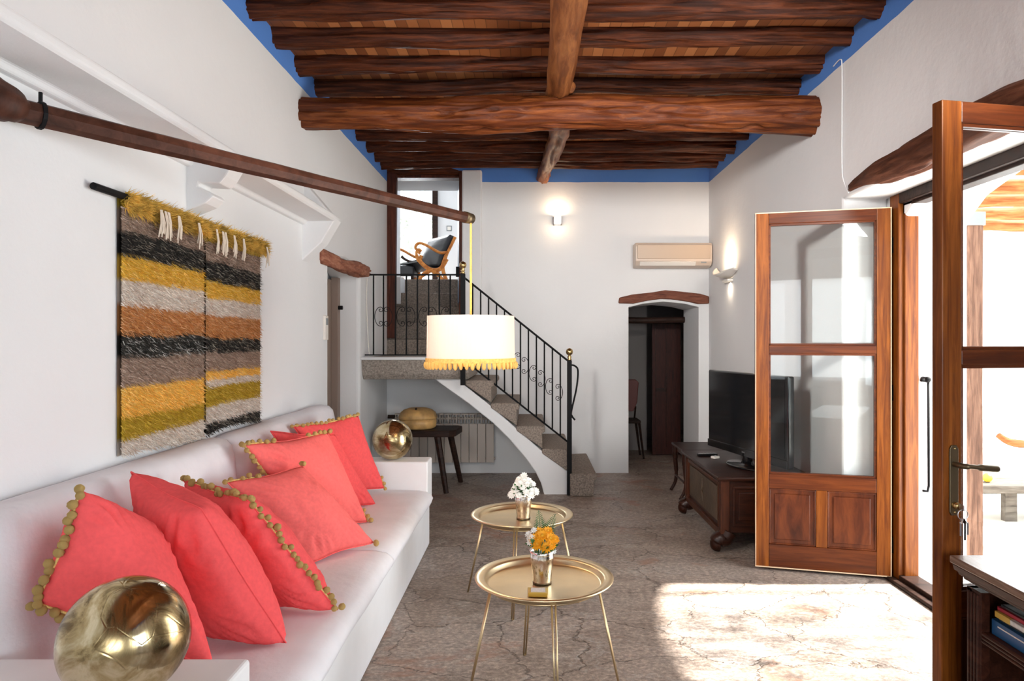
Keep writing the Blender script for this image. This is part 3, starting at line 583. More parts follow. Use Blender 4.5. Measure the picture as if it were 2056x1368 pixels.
# ------------------------------------------------------------------ wall things at the back
t = thing('air_conditioner', 'cream split air conditioner high on the back wall over the low doorway', 'air conditioner', (1.61, YB-.1, 2.37))
MB().prism([(YB,2.64),(YB-.19,2.64),(YB-.21,2.60),(YB-.21,2.43),(YB-.17,2.385),(YB-.10,2.365),(YB,2.365)], 'x', 1.18, 2.045).build('housing', M['ac_body'], t, bevel=.008)
MB().box(1.20, 2.025, YB-.222, YB-.205, 2.455, 2.615).build('front_panel', M['ac_panel'], t, bevel=.006)
MB().prism([(YB-.206,2.428),(YB-.175,2.388),(YB-.185,2.380),(YB-.216,2.42)], 'x', 1.23, 1.86).build('louvre', M['plastic_w'], t, bevel=.002)
MB().box(1.92, 1.98, YB-.205, YB-.198, 2.41, 2.425).build('indicator', M['grey'], t)
t = thing('wall_sconce', 'small square metal wall lamp glowing on the back wall', 'lamp', (.305, YB, 2.87))
b = MB(); x0, x1, z0, z1, yy = .262, .348, 2.865, 2.965, YB-.09
b.box(x0, x0+.006, yy, YB, z0, z1).box(x1-.006, x1, yy, YB, z0, z1).box(x0, x1, yy, YB, z0, z0+.006); b.build('bracket', M['steel'], t)
MB().box(x0+.012, x1-.012, yy+.01, YB-.015, z0+.012, z1-.004).build('lamp_glass', M['bulb'], t, bevel=.004)
light('sconce_light', 'AREA', (.305, YB-.05, 2.985), 1.1, (1,.72,.45), aim=(0,.05,1), shape='RECTANGLE', size=.07, size_y=.06)
light('sconce_fill', 'POINT', (.305, YB-.14, 2.86), .9, (1,.72,.45), shadow_soft_size=.04)
t = thing('wall_sconce', 'white curved wing-shaped wall lamp on the right wall', 'lamp', (2.06, 7.2, 2.2))
b = MB(); vs = []; nn, mm = 24, 8       # a swooping leaf-shaped reflector
for i in range(nn+1):
    u = i/nn; y = 6.90+.62*u; wd = .16*math.sin(math.pi*(.06+.88*u))**.7; zz = 2.235-.075*math.sin(math.pi*u)**1.2+.03*u
    for j in range(mm+1):
        v = j/mm; vs.append((2.05-wd*v, y, zz+.05*(v**2)*(.4+.6*u)))
fs = [(i*(mm+1)+j, i*(mm+1)+j+1, (i+1)*(mm+1)+j+1, (i+1)*(mm+1)+j) for i in range(nn) for j in range(mm)]
b.add(vs, fs); o = b.build('shade', M['plastic_w'], t, smooth=True); so = o.modifiers.new('s', 'SOLIDIFY'); so.thickness = .008
MB().box(2.0, 2.06, 7.10, 7.30, 2.14, 2.165).build('bracket', M['plastic_w'], t, bevel=.004)
MB().tube([(2.0, 7.12, 2.205),(2.0, 7.28, 2.205)], .012, 10).build('bulb', M['bulb'], t)
light('wing_sconce_light', 'AREA', (1.99, 7.2, 2.26), 4.5, (1,.74,.50), aim=(.12,0,1), shape='RECTANGLE', size=.10, size_y=.2)
light('wing_sconce_down', 'AREA', (2.03, 7.2, 2.12), .5, (1,.82,.62), aim=(.35,0,-1), shape='RECTANGLE', size=.03, size_y=.14)
# radiator
t = thing('radiator', 'beige ribbed radiator on the wall under the stairs', 'radiator', (-1.0, 8.0, .13))
for k in range(12):
    xa = -1.56+k*.095
    b = MB(); b.box(xa+.002, xa+.092, 7.955, 7.975, .14, .585); b.box(xa+.04, xa+.054, 7.965, 8.04, .15, .70)
    b.box(xa+.002, xa+.092, 7.955, 8.04, .685, .70); b.box(xa+.012, xa+.02, 7.96, 8.03, .59, .69); b.box(xa+.074, xa+.082, 7.96, 8.03, .59, .69)
    b.build('radiator_section', M['radiator'], t, bevel=.004)
b = MB(); b.tube([(-1.56,8.0,.64),(-.43,8.0,.64)], .016, 8).tube([(-1.56,8.0,.18),(-.41,8.0,.18)], .016, 8); b.build('pipe', M['radiator'], t)
MB().tube([(-1.64,8.0,.66),(-1.56,8.0,.66)], .022, 10).build('valve', M['darkwood'], t)
# stool and gourd box
t = thing('wooden_stool', 'long dark rustic wooden stool under the stair landing', 'stool', (-1.1, 7.25, 0))
MB().prism([(-1.55,7.02),(-.83,7.02),(-.76,7.08),(-.73,7.42),(-.78,7.48),(-1.55,7.48)], 'z', .56, .625).build('seat', M['darkwood'], t, bevel=.008)
for a, c in (((-.95,7.08,.57),(-.85,7.00,0)), ((-.86,7.38,.57),(-.76,7.55,0)), ((-1.45,7.08,.57),(-1.52,7.00,0)), ((-1.42,7.40,.57),(-1.52,7.52,0))):
    MB().tube([a, c], [.035,.026], 8).build('leg', M['darkwood'], t, smooth=False)
t = thing('gourd_box', 'round lidded golden-brown gourd box on the dark stool', 'box', (-1.17, 7.22, .625))
c = (-1.17, 7.22, .625)
MB().lathe([(.05,0),(.165,.003),(.185,.02),(.19,.06),(.187,.105),(.17,.106)], c, 40, lambda a, z: 1+.02*math.sin(2*a)).build('base', M['basket'], t, smooth=True)
MB().lathe([(.17,.10),(.197,.104),(.195,.125),(.18,.165),(.145,.195),(.09,.212),(.01,.217)], c, 40, lambda a, z: 1+.02*math.sin(2*a)).build('lid', M['basket'], t, smooth=True)
MB().ball((-1.17,7.10,.625+.212), .012).build('lid_knob', M['darkwood'], t)
# ------------------------------------------------------------------ lounge chair and foot rest upstairs
t = thing('lounge_chair', 'black leather lounge chair with curved orange wooden arms upstairs', 'chair', (-1.45, 10.6, 2.34))
def Q(px, py, d): return P(px, py, d)
yc0, yc1 = 10.25, 10.85
for yy in (yc0, yc1):
    q = lambda x, y: Q(x, y, 10.25)+Vector(((yy-10.25)*-.75, yy-10.25, 0))
    MB().tube(spline([q(843,510),q(838,503),(q(834,497)),q(838,490),q(846,489),q(858,494),q(872,502),q(885,508),q(897,507)]), .026, 10, flat=.8).build('arm', M['chairwood'], t, smooth=True)
    MB().tube(spline([q(846,513),q(842,524),q(838,517),q(836,508),q(840,501),q(846,505)]), [.028]*16+[.02]*15, 10).build('arm_scroll', M['chairwood'], t, smooth=True)
    MB().tube(spline([q(914,476),q(905,495),q(895,515),q(889,535),q(892,552),q(899,568)]), [.022]*12+[.028]*19, 10).build('back_post', M['chairwood'], t, smooth=True)
    MB().tube(spline([q(840,520),q(850,532),q(866,542),q(884,540),q(897,520)]), .032, 10).build('side_frame', M['chairwood'], t, smooth=True)
    MB().tube(spline([q(866,542),q(850,552),q(838,566)]), [.035]*7+[.024]*6, 10).build('leg', M['chairwood'], t, smooth=True)
    MB().tube(spline([q(866,542),q(880,552),q(894,568)]), [.035]*7+[.024]*6, 10).build('leg', M['chairwood'], t, smooth=True)
def sling(pts, y0, y1, th):
    s = spline(pts, 6); vs = []; n = len(s); b = MB()
    sk = lambda y: -.75*(y-10.25)
    for p in s: vs += [(p.x+sk(y0), y0, p.z), (p.x+sk(y1), y1, p.z), (p.x+sk(y0), y0, p.z-th), (p.x+sk(y1), y1, p.z-th)]
    fs = []
    for i in range(n-1):
        a, c = i*4, (i+1)*4; fs += [(a,a+1,c+1,c),(a+2,c+2,c+3,a+3),(a,c,c+2,a+2),(a+1,a+3,c+3,c+1)]
    fs += [(0,2,3,1),((n-1)*4,(n-1)*4+1,(n-1)*4+3,(n-1)*4+2)]
    return b.add(vs, fs)
s_ = [Q(x, y, 10.25) for x, y in ((914,474),(906,498),(896,522),(884,536),(870,536),(852,526),(840,522))]
sling(s_, yc0+.03, yc1-.03, .03).build('leather_sling', M['leather'], t, smooth=False)
# padded back that faces the window light
bb = MB(); pz = [Q(914,474,10.25), Q(889,536,10.25)]; n = 12
vs = []
for i in range(n+1):
    u = i/n; p = pz[0].lerp(pz[1], u)
    for j in range(n+1):
        v = j/n; bul = .05*math.sin(math.pi*u)*math.sin(math.pi*v); rib = .010*abs(math.sin(5*math.pi*u))
        vs.append((p.x-.05-bul-rib-.75*(.03+.54*v), 10.28+.54*v-.02, p.z+.02))
for i in range(n+1):
    u = i/n; p = pz[0].lerp(pz[1], u)
    for j in range(n+1): vs.append((p.x-.75*(.03+.54*j/n), 10.28+.54*(j/n), p.z))
k = (n+1)**2; fs = []
for i in range(n):
    for j in range(n):
        a = i*(n+1)+j; fs += [(a,a+1,a+n+2,a+n+1),(k+a,k+a+n+1,k+a+n+2,k+a+1)]
for i in range(n):
    a = i*(n+1); fs += [(a,a+n+1,k+a+n+1,k+a)]; a += n; fs += [(a,k+a,k+a+n+1,a+n+1)]
for j in range(n): fs += [(j,k+j,k+j+1,j+1)]; a = n*(n+1)+j; fs += [(a,a+1,k+a+1,k+a)]
bb.add(vs, fs); bb.build('back_cushion', M['leather'], t, smooth=True)
t = thing('footstool', 'dark leather footstool in front of the lounge chair upstairs', 'footstool', (-1.85, 10.7, 2.34))
a_, c_ = Q(798,530,10.5), Q(832,552,10.5)
MB().box(a_.x-.25, c_.x, 10.5, 11.1, c_.z-.02, a_.z-.02).build('cushion', M['leather'], t, bevel=.04, seg=4)
for x in (a_.x-.2, c_.x-.04):
    for y in (10.55, 11.05): MB().tube([(x,y,c_.z),(x,y,2.34)], .022, 8).build('leg', M['darkwood'], t)
MB().tube(spline([Q(806,515,10.5),Q(815,522,10.5),Q(828,526,10.5),Q(840,522,10.5)]), .02, 8).build('side_rail', M['darkwood'], t, smooth=True)
t = thing('light_switch', 'square light switch on the wall of the upper room', 'switch', (-1.4, 11.98, 3.3))
c_ = P(902,459,12); MB().box(c_.x-.045, c_.x+.045, 11.985, 12.0, c_.z-.045, c_.z+.045).build('plate', M['grey'], t); MB().box(c_.x-.03, c_.x+.03, 11.975, 11.985, c_.z-.03, c_.z+.03).build('rocker', M['plastic_w'], t)
# tree outside the upper window
random.seed(5); b = MB()
for k in range(1500):
    c_ = Vector((random.gauss(-3.2,.9), random.gauss(16.5,.5), random.gauss(4.0,.55))); d = Vector((random.uniform(-1,1),random.uniform(-1,1),random.uniform(-1,1))).normalized()*.07; e = d.orthogonal().normalized()*.035
    b.add([c_-d, c_+e, c_+d, c_-e], [(0,1,2,3)])
t = thing('garden_tree', 'pale leafy tree outside the upstairs window', 'tree', (-3.2, 16.5, 0)); b.build('foliage', mat('pale_leaf', (.45,.48,.40), .7, var=.3), t)
MB().tube([(-3.2,16.5,0),(-3.2,16.5,3.9)], [.1,.05], 8).build('trunk', M['greywood'], t)
# ------------------------------------------------------------------ sofa bench
t = thing('bench_sofa', 'long white built-in bench sofa with square arm blocks along the left wall', 'sofa', (-1.2, 3.5, 0))
MB().box(XL+.002, -.762, .9, 5.25, 0, .35).build('base', M['sofa'], t, bevel=.02, seg=3)
MB().box(-1.445, -.745, 5.03, 5.25, .34, .66).build('arm_block', M['sofa'], t, bevel=.012, seg=3)
MB().box(XL+.002, -.775, .9, 1.93, .34, .66).build('arm_block', M['sofa'], t, bevel=.012, seg=3)
for (y0, y1) in ((1.935, 3.60), (3.605, 5.028)):
    n = 60; m_ = 26; b = MB(); vs = []
    for i in range(n+1):
        y = y0+(y1-y0)*i/n
        prof = [(XL+.19,.465),(-1.2,.468),(-.95,.467),(-.80,.463),(-.745,.452),(-.715,.428),(-.708,.40),(-.720,.365),(-.748,.345),(-.80,.342)]
        e = min(1, min(i, n-i)/2.5)
        for (x, z) in prof:
            dz = .006*noise.noise(Vector((x*5, y*5, 1)))+.004*noise.noise(Vector((x*16, y*12, 4)))-.012*(1-e)**2*(1 if z > .42 else 0)
            vs.append((x+(.006*noise.noise(Vector((y*3, z*9, 2))) if x > -.8 else 0), y, z+(dz if z > .4 else 0)))
    q = 10; fs = [(i*q+j, i*q+j+1, (i+1)*q+j+1, (i+1)*q+j) for i in range(n) for j in range(q-1)]
    fs += [tuple(range(q))[::-1], tuple(n*q+j for j in range(q))]
    b.add(vs, [f[::-1] for f in fs]); b.build('seat_mattress', M['fabric_w'], t, smooth=True)
for (y0, y1, lb) in ((1.935, 3.60, 'white upholstered back cushion nearer the camera, below the shaggy wall hanging'), (3.61, 5.40, 'white upholstered back cushion at the far end of the bench sofa')):
    n = 60; b = MB(); vs = []
    prof = [(XL+.005,.47),(XL+.005,1.02),(XL+.02,1.043),(XL+.06,1.05),(XL+.125,1.04),(XL+.155,1.01),(XL+.17,.95),(XL+.19,.75),(XL+.205,.55),(XL+.205,.475)]
    for i in range(n+1):
        y = y0+(y1-y0)*i/n; e = 1-(1-min(1, min(i, n-i)/4))**2
        for j, (x, z) in enumerate(prof):
            k = .65+.35*e if j > 1 else 1
            vs.append((XL+.005+(x-XL-.005)*k+(.006*noise.noise(Vector((y*3,z*4,7))) if j > 1 else 0), y, z-(.02*(1-e) if j in (2,3,4,5) else 0)+.004*noise.noise(Vector((y*4,z,3)))*(j in (3,4))))
    q = 10; fs = [(i*q+j, i*q+j+1, (i+1)*q+j+1, (i+1)*q+j) for i in range(n) for j in range(q-1)]+[tuple(range(q))[::-1], tuple(n*q+j for j in range(q))]
    b.add(vs, fs); tag(b.build('back_cushion', M['fabric_w'], smooth=True), lb, 'cushion', 'white back cushions of the bench sofa')
# ------------------------------------------------------------------ coral cushions
pom_me = None
def pompom(p, r, parent):
    global pom_me
    if pom_me is None:
        pom_me = []
        for s in range(3):
            b = MB(); b.ball((0,0,0), 1, 12, 9, fn=lambda th, a: 1+.16*noise.noise(Vector((math.sin(th)*math.cos(a)*4+s*9, math.sin(th)*math.sin(a)*4, math.cos(th)*4))))
            o = b.build('pompom', M['pom'], smooth=True); pom_me.append(o.data); bpy.data.objects.remove(o)
    o = bpy.data.objects.new('pompom', random.choice(pom_me)); C.objects.link(o); o.parent = parent
    o.location = p-ORG[parent.name]; o.scale = (r,r,r); o.rotation_euler = [random.uniform(0,6) for _ in range(3)]
def cushion(label, cor, th, ma, poms=(), seed=0, pr=.014, bow=0.0, plump=.5, gap=.034, arch=0):
    TL, TR, BR, BL = cor; cen = (TL+TR+BR+BL)/4
    nrm = ((TR-TL)+(BR-BL)).cross((BL-TL)+(BR-TR)).normalized()
    if nrm.dot(Vector((.7,-.4,.6))) < 0: nrm = -nrm       # out into the room
    base = Vector((cen.x, cen.y, min(p.z for p in cor)))
    t = thing('throw_cushion', label, 'cushion', base, 0, 'coral cushions on the bench sofa')
    n = 36
    def mid(u, v):
        p = (TL*(1-u)+TR*u)*(1-v)+(BL*(1-u)+BR*u)*v
        pin = .055*(math.sin(math.pi*u)**2*(1-math.sin(math.pi*v))+math.sin(math.pi*v)**2*(1-math.sin(math.pi*u)))
        p = p+(cen-p)*pin+nrm*arch*math.sin(math.pi*v)
        return p+nrm*bow*math.sin(math.pi*u)*math.sin(math.pi*v)
    def hgt(u, v, s):
        a = max(0, math.sin(math.pi*u)*math.sin(math.pi*v)); h = th/2*(a**plump)
        cr = min((u-a_)**2+(v-b_)**2 for a_ in (0,1) for b_ in (0,1))**.5
        an = math.atan2(v-.5, u-.5)
        wr = .010*math.exp(-((cr-.22)/.16)**2)*math.sin(an*26+seed*3+s+4*noise.noise(Vector((u*4,v*4,seed))))
        wr += .012*noise.noise(Vector((u*3.2+seed*5, v*3.2, s*3)))+.005*noise.noise(Vector((u*9+seed, v*7, s*3)))
        return h+wr*min(1, a*3.5)
    vs = []; idx = {}
    for s in (1, -1):
        for i in range(n+1):
            for j in range(n+1):
                u, v = i/n, j/n; edge = i in (0,n) or j in (0,n)
                if edge and s == -1: idx[(s,i,j)] = idx[(1,i,j)]; continue
                idx[(s,i,j)] = len(vs); vs.append(mid(u, v)+nrm*(0 if edge else s*hgt(u, v, s)))
    fs = []
    for s in (1, -1):
        for i in range(n):
            for j in range(n):
                f = (idx[(s,i,j)], idx[(s,i+1,j)], idx[(s,i+1,j+1)], idx[(s,i,j+1)]); fs.append(f if s == 1 else f[::-1])
    b = MB(); b.add(vs, fs); b.build('cover', ma, t, smooth=True)
    b = MB(); ring = [mid(k/30, 0) for k in range(30)]+[mid(1, k/30) for k in range(30)]+[mid(1-k/30, 1) for k in range(30)]+[mid(0, 1-k/30) for k in range(31)]
    b.tube(ring, .003, 6, False); b.build('seam', ma, t, smooth=True)
    random.seed(seed)
    def edge(e, f):
        return {'t': mid(f,0), 'r': mid(1,f), 'b': mid(1-f,1), 'l': mid(0,1-f)}[e]
    for e, f0, f1 in poms:
        L = sum((edge(e,f0+(f1-f0)*(k+1)/10)-edge(e,f0+(f1-f0)*k/10)).length for k in range(10)); k = max(1, int(L/gap))
        cord = [edge(e, f0+(f1-f0)*i/max(1,k))+nrm*.004 for i in range(k+1)]
        if k > 1: bb = MB(); bb.tube(cord, .0045, 6); bb.build('trim_cord', M['pom'], t, smooth=True)
        for i in range(k+1):
            p = edge(e, f0+(f1-f0)*i/max(1,k)); out = (p-cen).normalized()
            q = p+out*random.uniform(.004,.018)+nrm*random.uniform(-.004,.02)+Vector((0,0,-random.uniform(0,.008)))
            q.z = max(q.z, .468+pr)
            if q.y > 5.01: q.y = 5.01
            pompom(q, pr*random.uniform(.88,1.12), t)
    return t
cushion('nearest coral cushion, with yellow pompoms down its left edge, behind the gold ball', [P(160,985,2.05), P(300,1055,2.42), P(432,1345,2.20), P(72,1212,1.98)], .25, M['coral'], (('l',0,1),('b',.45,1)), 1, .0135, gap=.023, plump=.42)
cushion('plain coral cushion without pompoms, tallest, second from the camera', [P(263,948,2.53), P(405,1022,2.33), P(574,1291,2.45), P(420,1272,2.53)], .27, M['coral'], (), 2, bow=.02, plump=.36)
cushion('coral cushion with a curved line of pompoms along its full edge, third from the camera', [P(368,964,2.83), P(500,1006,2.60), P(677,1225,2.755), P(545,1212,2.81)], .21, M['coral'], (('t',0,1),('r',0,1)), 3, .013, bow=.02, plump=.38, gap=.024)
cushion('wide light coral cushion lying back in the middle of the bench sofa', [P(455,968,3.15), P(607,936,3.55), P(750,1090,3.62), P(622,1132,3.32)], .20, M['coral2'], (('t',0,.35),('t',1,1),('r',1,1)), 4, .013)
cushion('coral cushion with pompoms down its near edge, behind the wide light one', [P(488,893,3.42), P(657,868,3.98), P(738,1048,4.10), P(608,1065,3.72)], .20, M['coral2'], (('l',.35,1),('t',0,.3),('t',.75,1),('r',.85,1)), 5, .013)
cushion('plain coral cushion wedged between two pompom cushions near the far arm', [P(543,866,3.88), P(672,872,4.28), P(753,1012,4.55), P(650,1030,4.22)], .14, M['coral'], (), 6)
cushion('farthest coral cushion, pompoms along its top, against the far arm block', [P(588,856,4.30), P(718,834,4.74), P(772,980,4.86), P(690,995,4.6)], .14, M['coral'], (('t',0,1),('r',.85,1)), 7, .013)
# gold balls
for c_, lb, s in (((-.997,1.715,.807), 'large crackled gold mirror ball on the near arm block', 0), ((-1.018,5.13,.807), 'crackled gold mirror ball on the far arm block', 1)):
    o = MB().ball((0,0,0), .147, 64, 40).build('gold_ball', M['gold'], smooth=True); o.location = c_; o.rotation_euler = (.4+s, .6, 1.3*s)
    tag(o, lb, 'ornament', 'gold mirror balls')
# ------------------------------------------------------------------ shaggy wall hanging
t = thing('wall_hanging', 'shaggy striped two-panel wool wall hanging above the bench sofa', 'wall hanging', (XL+.03, 3.5, 1.07))
COL = {'t': [(.42,.30,.23),(.55,.42,.34),(.30,.21,.16)], 'k': [(.035,.032,.03),(.08,.07,.06),(.35,.31,.25),(.05,.045,.04)], 'y': [(.86,.54,.08),(.92,.64,.20),(.72,.42,.06)],
 'c': [(.82,.73,.64),(.88,.83,.76),(.64,.52,.43)], 'o': [(.64,.29,.10),(.50,.21,.08),(.74,.43,.22)], 'b': [(.95,.58,.12),(.98,.68,.22),(.9,.5,.1)], 'm': [(.56,.38,.04),(.68,.48,.09),(.45,.29,.04)], 'w': [(.04,.04,.035),(.6,.58,.54),(.06,.055,.05),(.10,.09,.08)]}
pA = [(.045,'m'),(.13,'t'),(.23,'k'),(.32,'y'),(.42,'c'),(.53,'o'),(.615,'w'),(.73,'t'),(.85,'b'),(.93,'m'),(1.1,'c')]
pB = [(.075,'m'),(.17,'t'),(.265,'k'),(.345,'y'),(.43,'c'),(.54,'o'),(.61,'k'),(.70,'t'),(.74,'b'),(.775,'c'),(.87,'m'),(.95,'c'),(1.1,'k')]
zt_, zb_ = 2.125, 1.065
def rugcol(pal, f, r):
    for e, k in pal:
        if f < e: return COL[k][int(r*len(COL[k]))%len(COL[k])]
for pi, (ya, yb, pal) in enumerate(((2.79, 3.49, pA), (3.515, 4.215, pB))):
    random.seed(40+pi); vs = []; fs = []; cols = []
    ny, nz = 30, 44
    for s in (0, 1):
        for i in range(ny+1):
            for j in range(nz+1):
                y = ya+(yb-ya)*i/ny; z = zb_+.012*math.sin(y*7)+(zt_-zb_)*j/nz
                vs.append((XL+.004+s*.018, y, z)); cols.append(tuple(x*.6 for x in rugcol(pal, (zt_-z)/(zt_-zb_), .2)))
    k = (ny+1)*(nz+1)
    for i in range(ny):
        for j in range(nz):
            a = i*(nz+1)+j; fs += [(a,a+1,a+nz+2,a+nz+1),(k+a,k+a+nz+1,k+a+nz+2,k+a+1)]
    L = len(vs)
    sy, sz = .0068, .0085; Y = ya
    while Y < yb:
        Z = zb_+.012*math.sin(Y*7)
        while Z < zt_:
            y = Y+random.uniform(-.004,.004); z = Z+random.uniform(-.005,.005)
            f = (zt_-z+.012*noise.noise(Vector((y*4,z*3,pi))))/(zt_-zb_)
            c_ = rugcol(pal, min(max(f,0),1), random.random()); l = random.uniform(.018,.034)
            if f < .05: l *= 1.5
            d = Vector((random.uniform(.5,1), random.uniform(-.55,.55), -random.uniform(.1,.9))).normalized()*l
            if f < .05: d = Vector((random.uniform(.4,1), random.uniform(-.6,.6), random.uniform(-.8,.7))).normalized()*l
            wv = Vector((random.uniform(-1,1),random.uniform(-1,1),random.uniform(-1,1))).normalized()*.0028
            p = Vector((XL+.02, y, z)); j = len(vs)
            vs += [tuple(p-wv), tuple(p+wv), tuple(p+d+wv*.5)]; q = random.uniform(.8,1.15); cc = tuple(x*q for x in c_); cols += [cc]*3; fs.append((j,j+1,j+2))
            Z += sz
        Y += sy
    b = MB(); b.add(vs, fs); o = b.build('rug_panel', M['rug'], t)
    at = o.data.color_attributes.new('Col', 'FLOAT_COLOR', 'POINT')
    flat = []
    for c_ in cols: flat += [*c_, 1.0]
    at.data.foreach_set('color', flat)
MB().tube([(XL+.028,2.60,2.115),(XL+.028,4.26,2.125)], .014, 12).build('rod', M['iron'], t)
b = MB(); random.seed(3)
for k in range(9000):      # long yellow top fringe
    y = random.uniform(2.80, 4.28); a = random.uniform(-.6, 1.0); p = Vector((XL+.03, y, 2.115+random.uniform(-.05,.02)))
    d = Vector((random.uniform(.2,1), random.uniform(-.7,.7), random.uniform(-1.2,.5))).normalized()*random.uniform(.03,.06); wv = Vector((0,random.uniform(-1,1),random.uniform(-1,1))).normalized()*.003
    b.add([p-wv, p+wv, p+d], [(0,1,2)])
b.build('top_fringe', mat('mustard_pile', (.68,.44,.10), 1, var=.5, vscale=25, spec=.05), t)
for y in (3.00, 3.035, 3.06, 3.15, 3.34, 3.53, 3.60, 3.63, 3.74, 3.86, 4.20):
    b = MB(); random.seed(int(y*100))
    for k in range(9):
        a = Vector((XL+.07, y+random.uniform(-.008,.008), 2.10)); c_ = a+Vector((random.uniform(-.005,.012), random.uniform(-.018,.018), -random.uniform(.09,.125)))
        b.tube([a, a.lerp(c_,.5)+Vector((.006,random.uniform(-.004,.004),0)), c_], .0028, 5)
    b.build('tassel', M['cream'], t)
# ------------------------------------------------------------------ lamp on its long arm
t = thing('arm_lamp_pole', 'long dark wooden pole reaching from the left wall out across the room', 'pole', (XL, 2.15, 2.3))
p0, p1 = P(-40,203,2.12), P(940,438,4.0); dirv = (p1-p0).normalized()
b = MB(); b.tube([p0.lerp(p1, k/20) for k in range(21)], [.040-.010*k/20 for k in range(21)], 8, fn=lambda i, a: 1+.02*math.sin(i*1.7+a)); b.build('shaft', M['pole'], t)
pe = p0.lerp(p1, .985)
b = MB(); b.tube([pe, p1+dirv*.03], [.034,.030], 12); b.build('end_cap', M['bronze'], t, smooth=True)
pb = p0+dirv*.16
b = MB(); b.tube([pb-dirv*.006, pb+dirv*.006], .045, 14); b.tube([pb+Vector((0,0,.03)), pb+Vector((0,0,.075))], .006, 6); b.build('band', M['iron'], t)
log([P(-60,175,2.12), P(-10,200,2.14), P(30,215,2.2), P(45,222,2.24)], [.08,.07,.06,.03], 91, n=20, step=.01, gn=.15).build('socket', M['pole'], t, smooth=True)
lx_, ly_ = p1.x+.015, p1.y+.005
ztop, zbot, rl = H+.137, H-.115, .253
t = thing('pendant_lamp', 'cream drum pendant lamp with yellow fringe hanging from the long pole', 'lamp', (lx_, ly_, zbot))
b = MB(); b.tube([p1+Vector((.015,.005,.02)), Vector((lx_,ly_,H+.4)), Vector((lx_,ly_,ztop-.03))], .0065, 8); b.build('cord', M['fringe'], t, smooth=True)
# drum with a slight squarish plan as in the photo; hollow, real thickness
def drum(r, z0, z1, n=64):
    b = MB(); vs = []
    for z, q in ((z0, r), (z1, r*.985), (z1, r*.985-.004), (z0, r-.004)):
        for j in range(n): a = 2*math.pi*j/n; vs.append((lx_+q*math.cos(a), ly_+q*math.sin(a), z))
    fs = [(i*n+j, i*n+(j+1)%n, ((i+1)%4)*n+(j+1)%n, ((i+1)%4)*n+j) for i in range(4) for j in range(n)]
    return b.add(vs, fs)
M['shade_t'] = M['shade']; bsd = M['shade'].node_tree.nodes['Principled BSDF']
tn = M['shade'].node_tree; tl = tn.nodes.new('ShaderNodeBsdfTranslucent'); tl.inputs[0].default_value = (.9,.72,.55,1); ms = tn.nodes.new('ShaderNodeMixShader'); ms.inputs[0].default_value = .35
tn.links.new(bsd.outputs[0], ms.inputs[1]); tn.links.new(tl.outputs[0], ms.inputs[2]); tn.links.new(ms.outputs[0], tn.nodes['Material Output'].inputs[0])
drum(rl, zbot, ztop).build('shade', M['shade'], t, smooth=False)
b = MB(); b.box(lx_-rl*.94, lx_-rl*.94+.004, ly_-rl*.36, ly_-rl*.36+.004, zbot, ztop); b.build('shade_seam', M['cream'], t)
b = MB()
for k in range(3): a = R(120*k+30); b.tube([(lx_,ly_,ztop-.03),(lx_+rl*.98*math.cos(a), ly_+rl*.98*math.sin(a), ztop-.01)], .003, 6)
b.build('spider', M['steel'], t)
b = MB(); b.tube([(lx_,ly_,ztop-.02),(lx_,ly_,ztop-.09)], .018, 12); b.build('lamp_holder', M['plastic_w'], t)
MB().ball((lx_,ly_,ztop-.125), .035, 16, 12).build('bulb', M['bulb'], t, smooth=True)
light('pendant_light', 'POINT', (lx_,ly_,ztop-.15), 5.0, (1,.78,.52), shadow_soft_size=.05)
def ringband(r, z0, z1, th, n=64):
    b = MB(); vs = []
    for z, q in ((z0, r+th), (z1, r+th), (z1, r), (z0, r)):
        for j in range(n): a = 2*math.pi*j/n; vs.append((lx_+q*math.cos(a), ly_+q*math.sin(a), z))
    return b.add(vs, [(i*n+j, i*n+(j+1)%n, ((i+1)%4)*n+(j+1)%n, ((i+1)%4)*n+j) for i in range(4) for j in range(n)])
fb = ringband(rl, zbot-.012, zbot+.012, .006).build('fringe_band', M['fringe'], t)
nT = 52
for k in range(nT):
    a = 2*math.pi*k/nT; c_ = Vector((lx_+(rl+.006)*math.cos(a), ly_+(rl+.006)*math.sin(a), zbot-.028))
    o = MB().ball((0,0,0), 1, 8, 6, (1,1,1)).build('fringe_loop', M['fringe'], smooth=True) if k == 0 else bpy.data.objects.new('fringe_loop', loop_me)
    if k == 0: loop_me = o.data
    else: C.objects.link(o)
    o.parent = t; o.location = c_-ORG[t.name]; s = random.uniform(.9,1.1); o.scale = (.0115*s, .0115*s, .021*s)
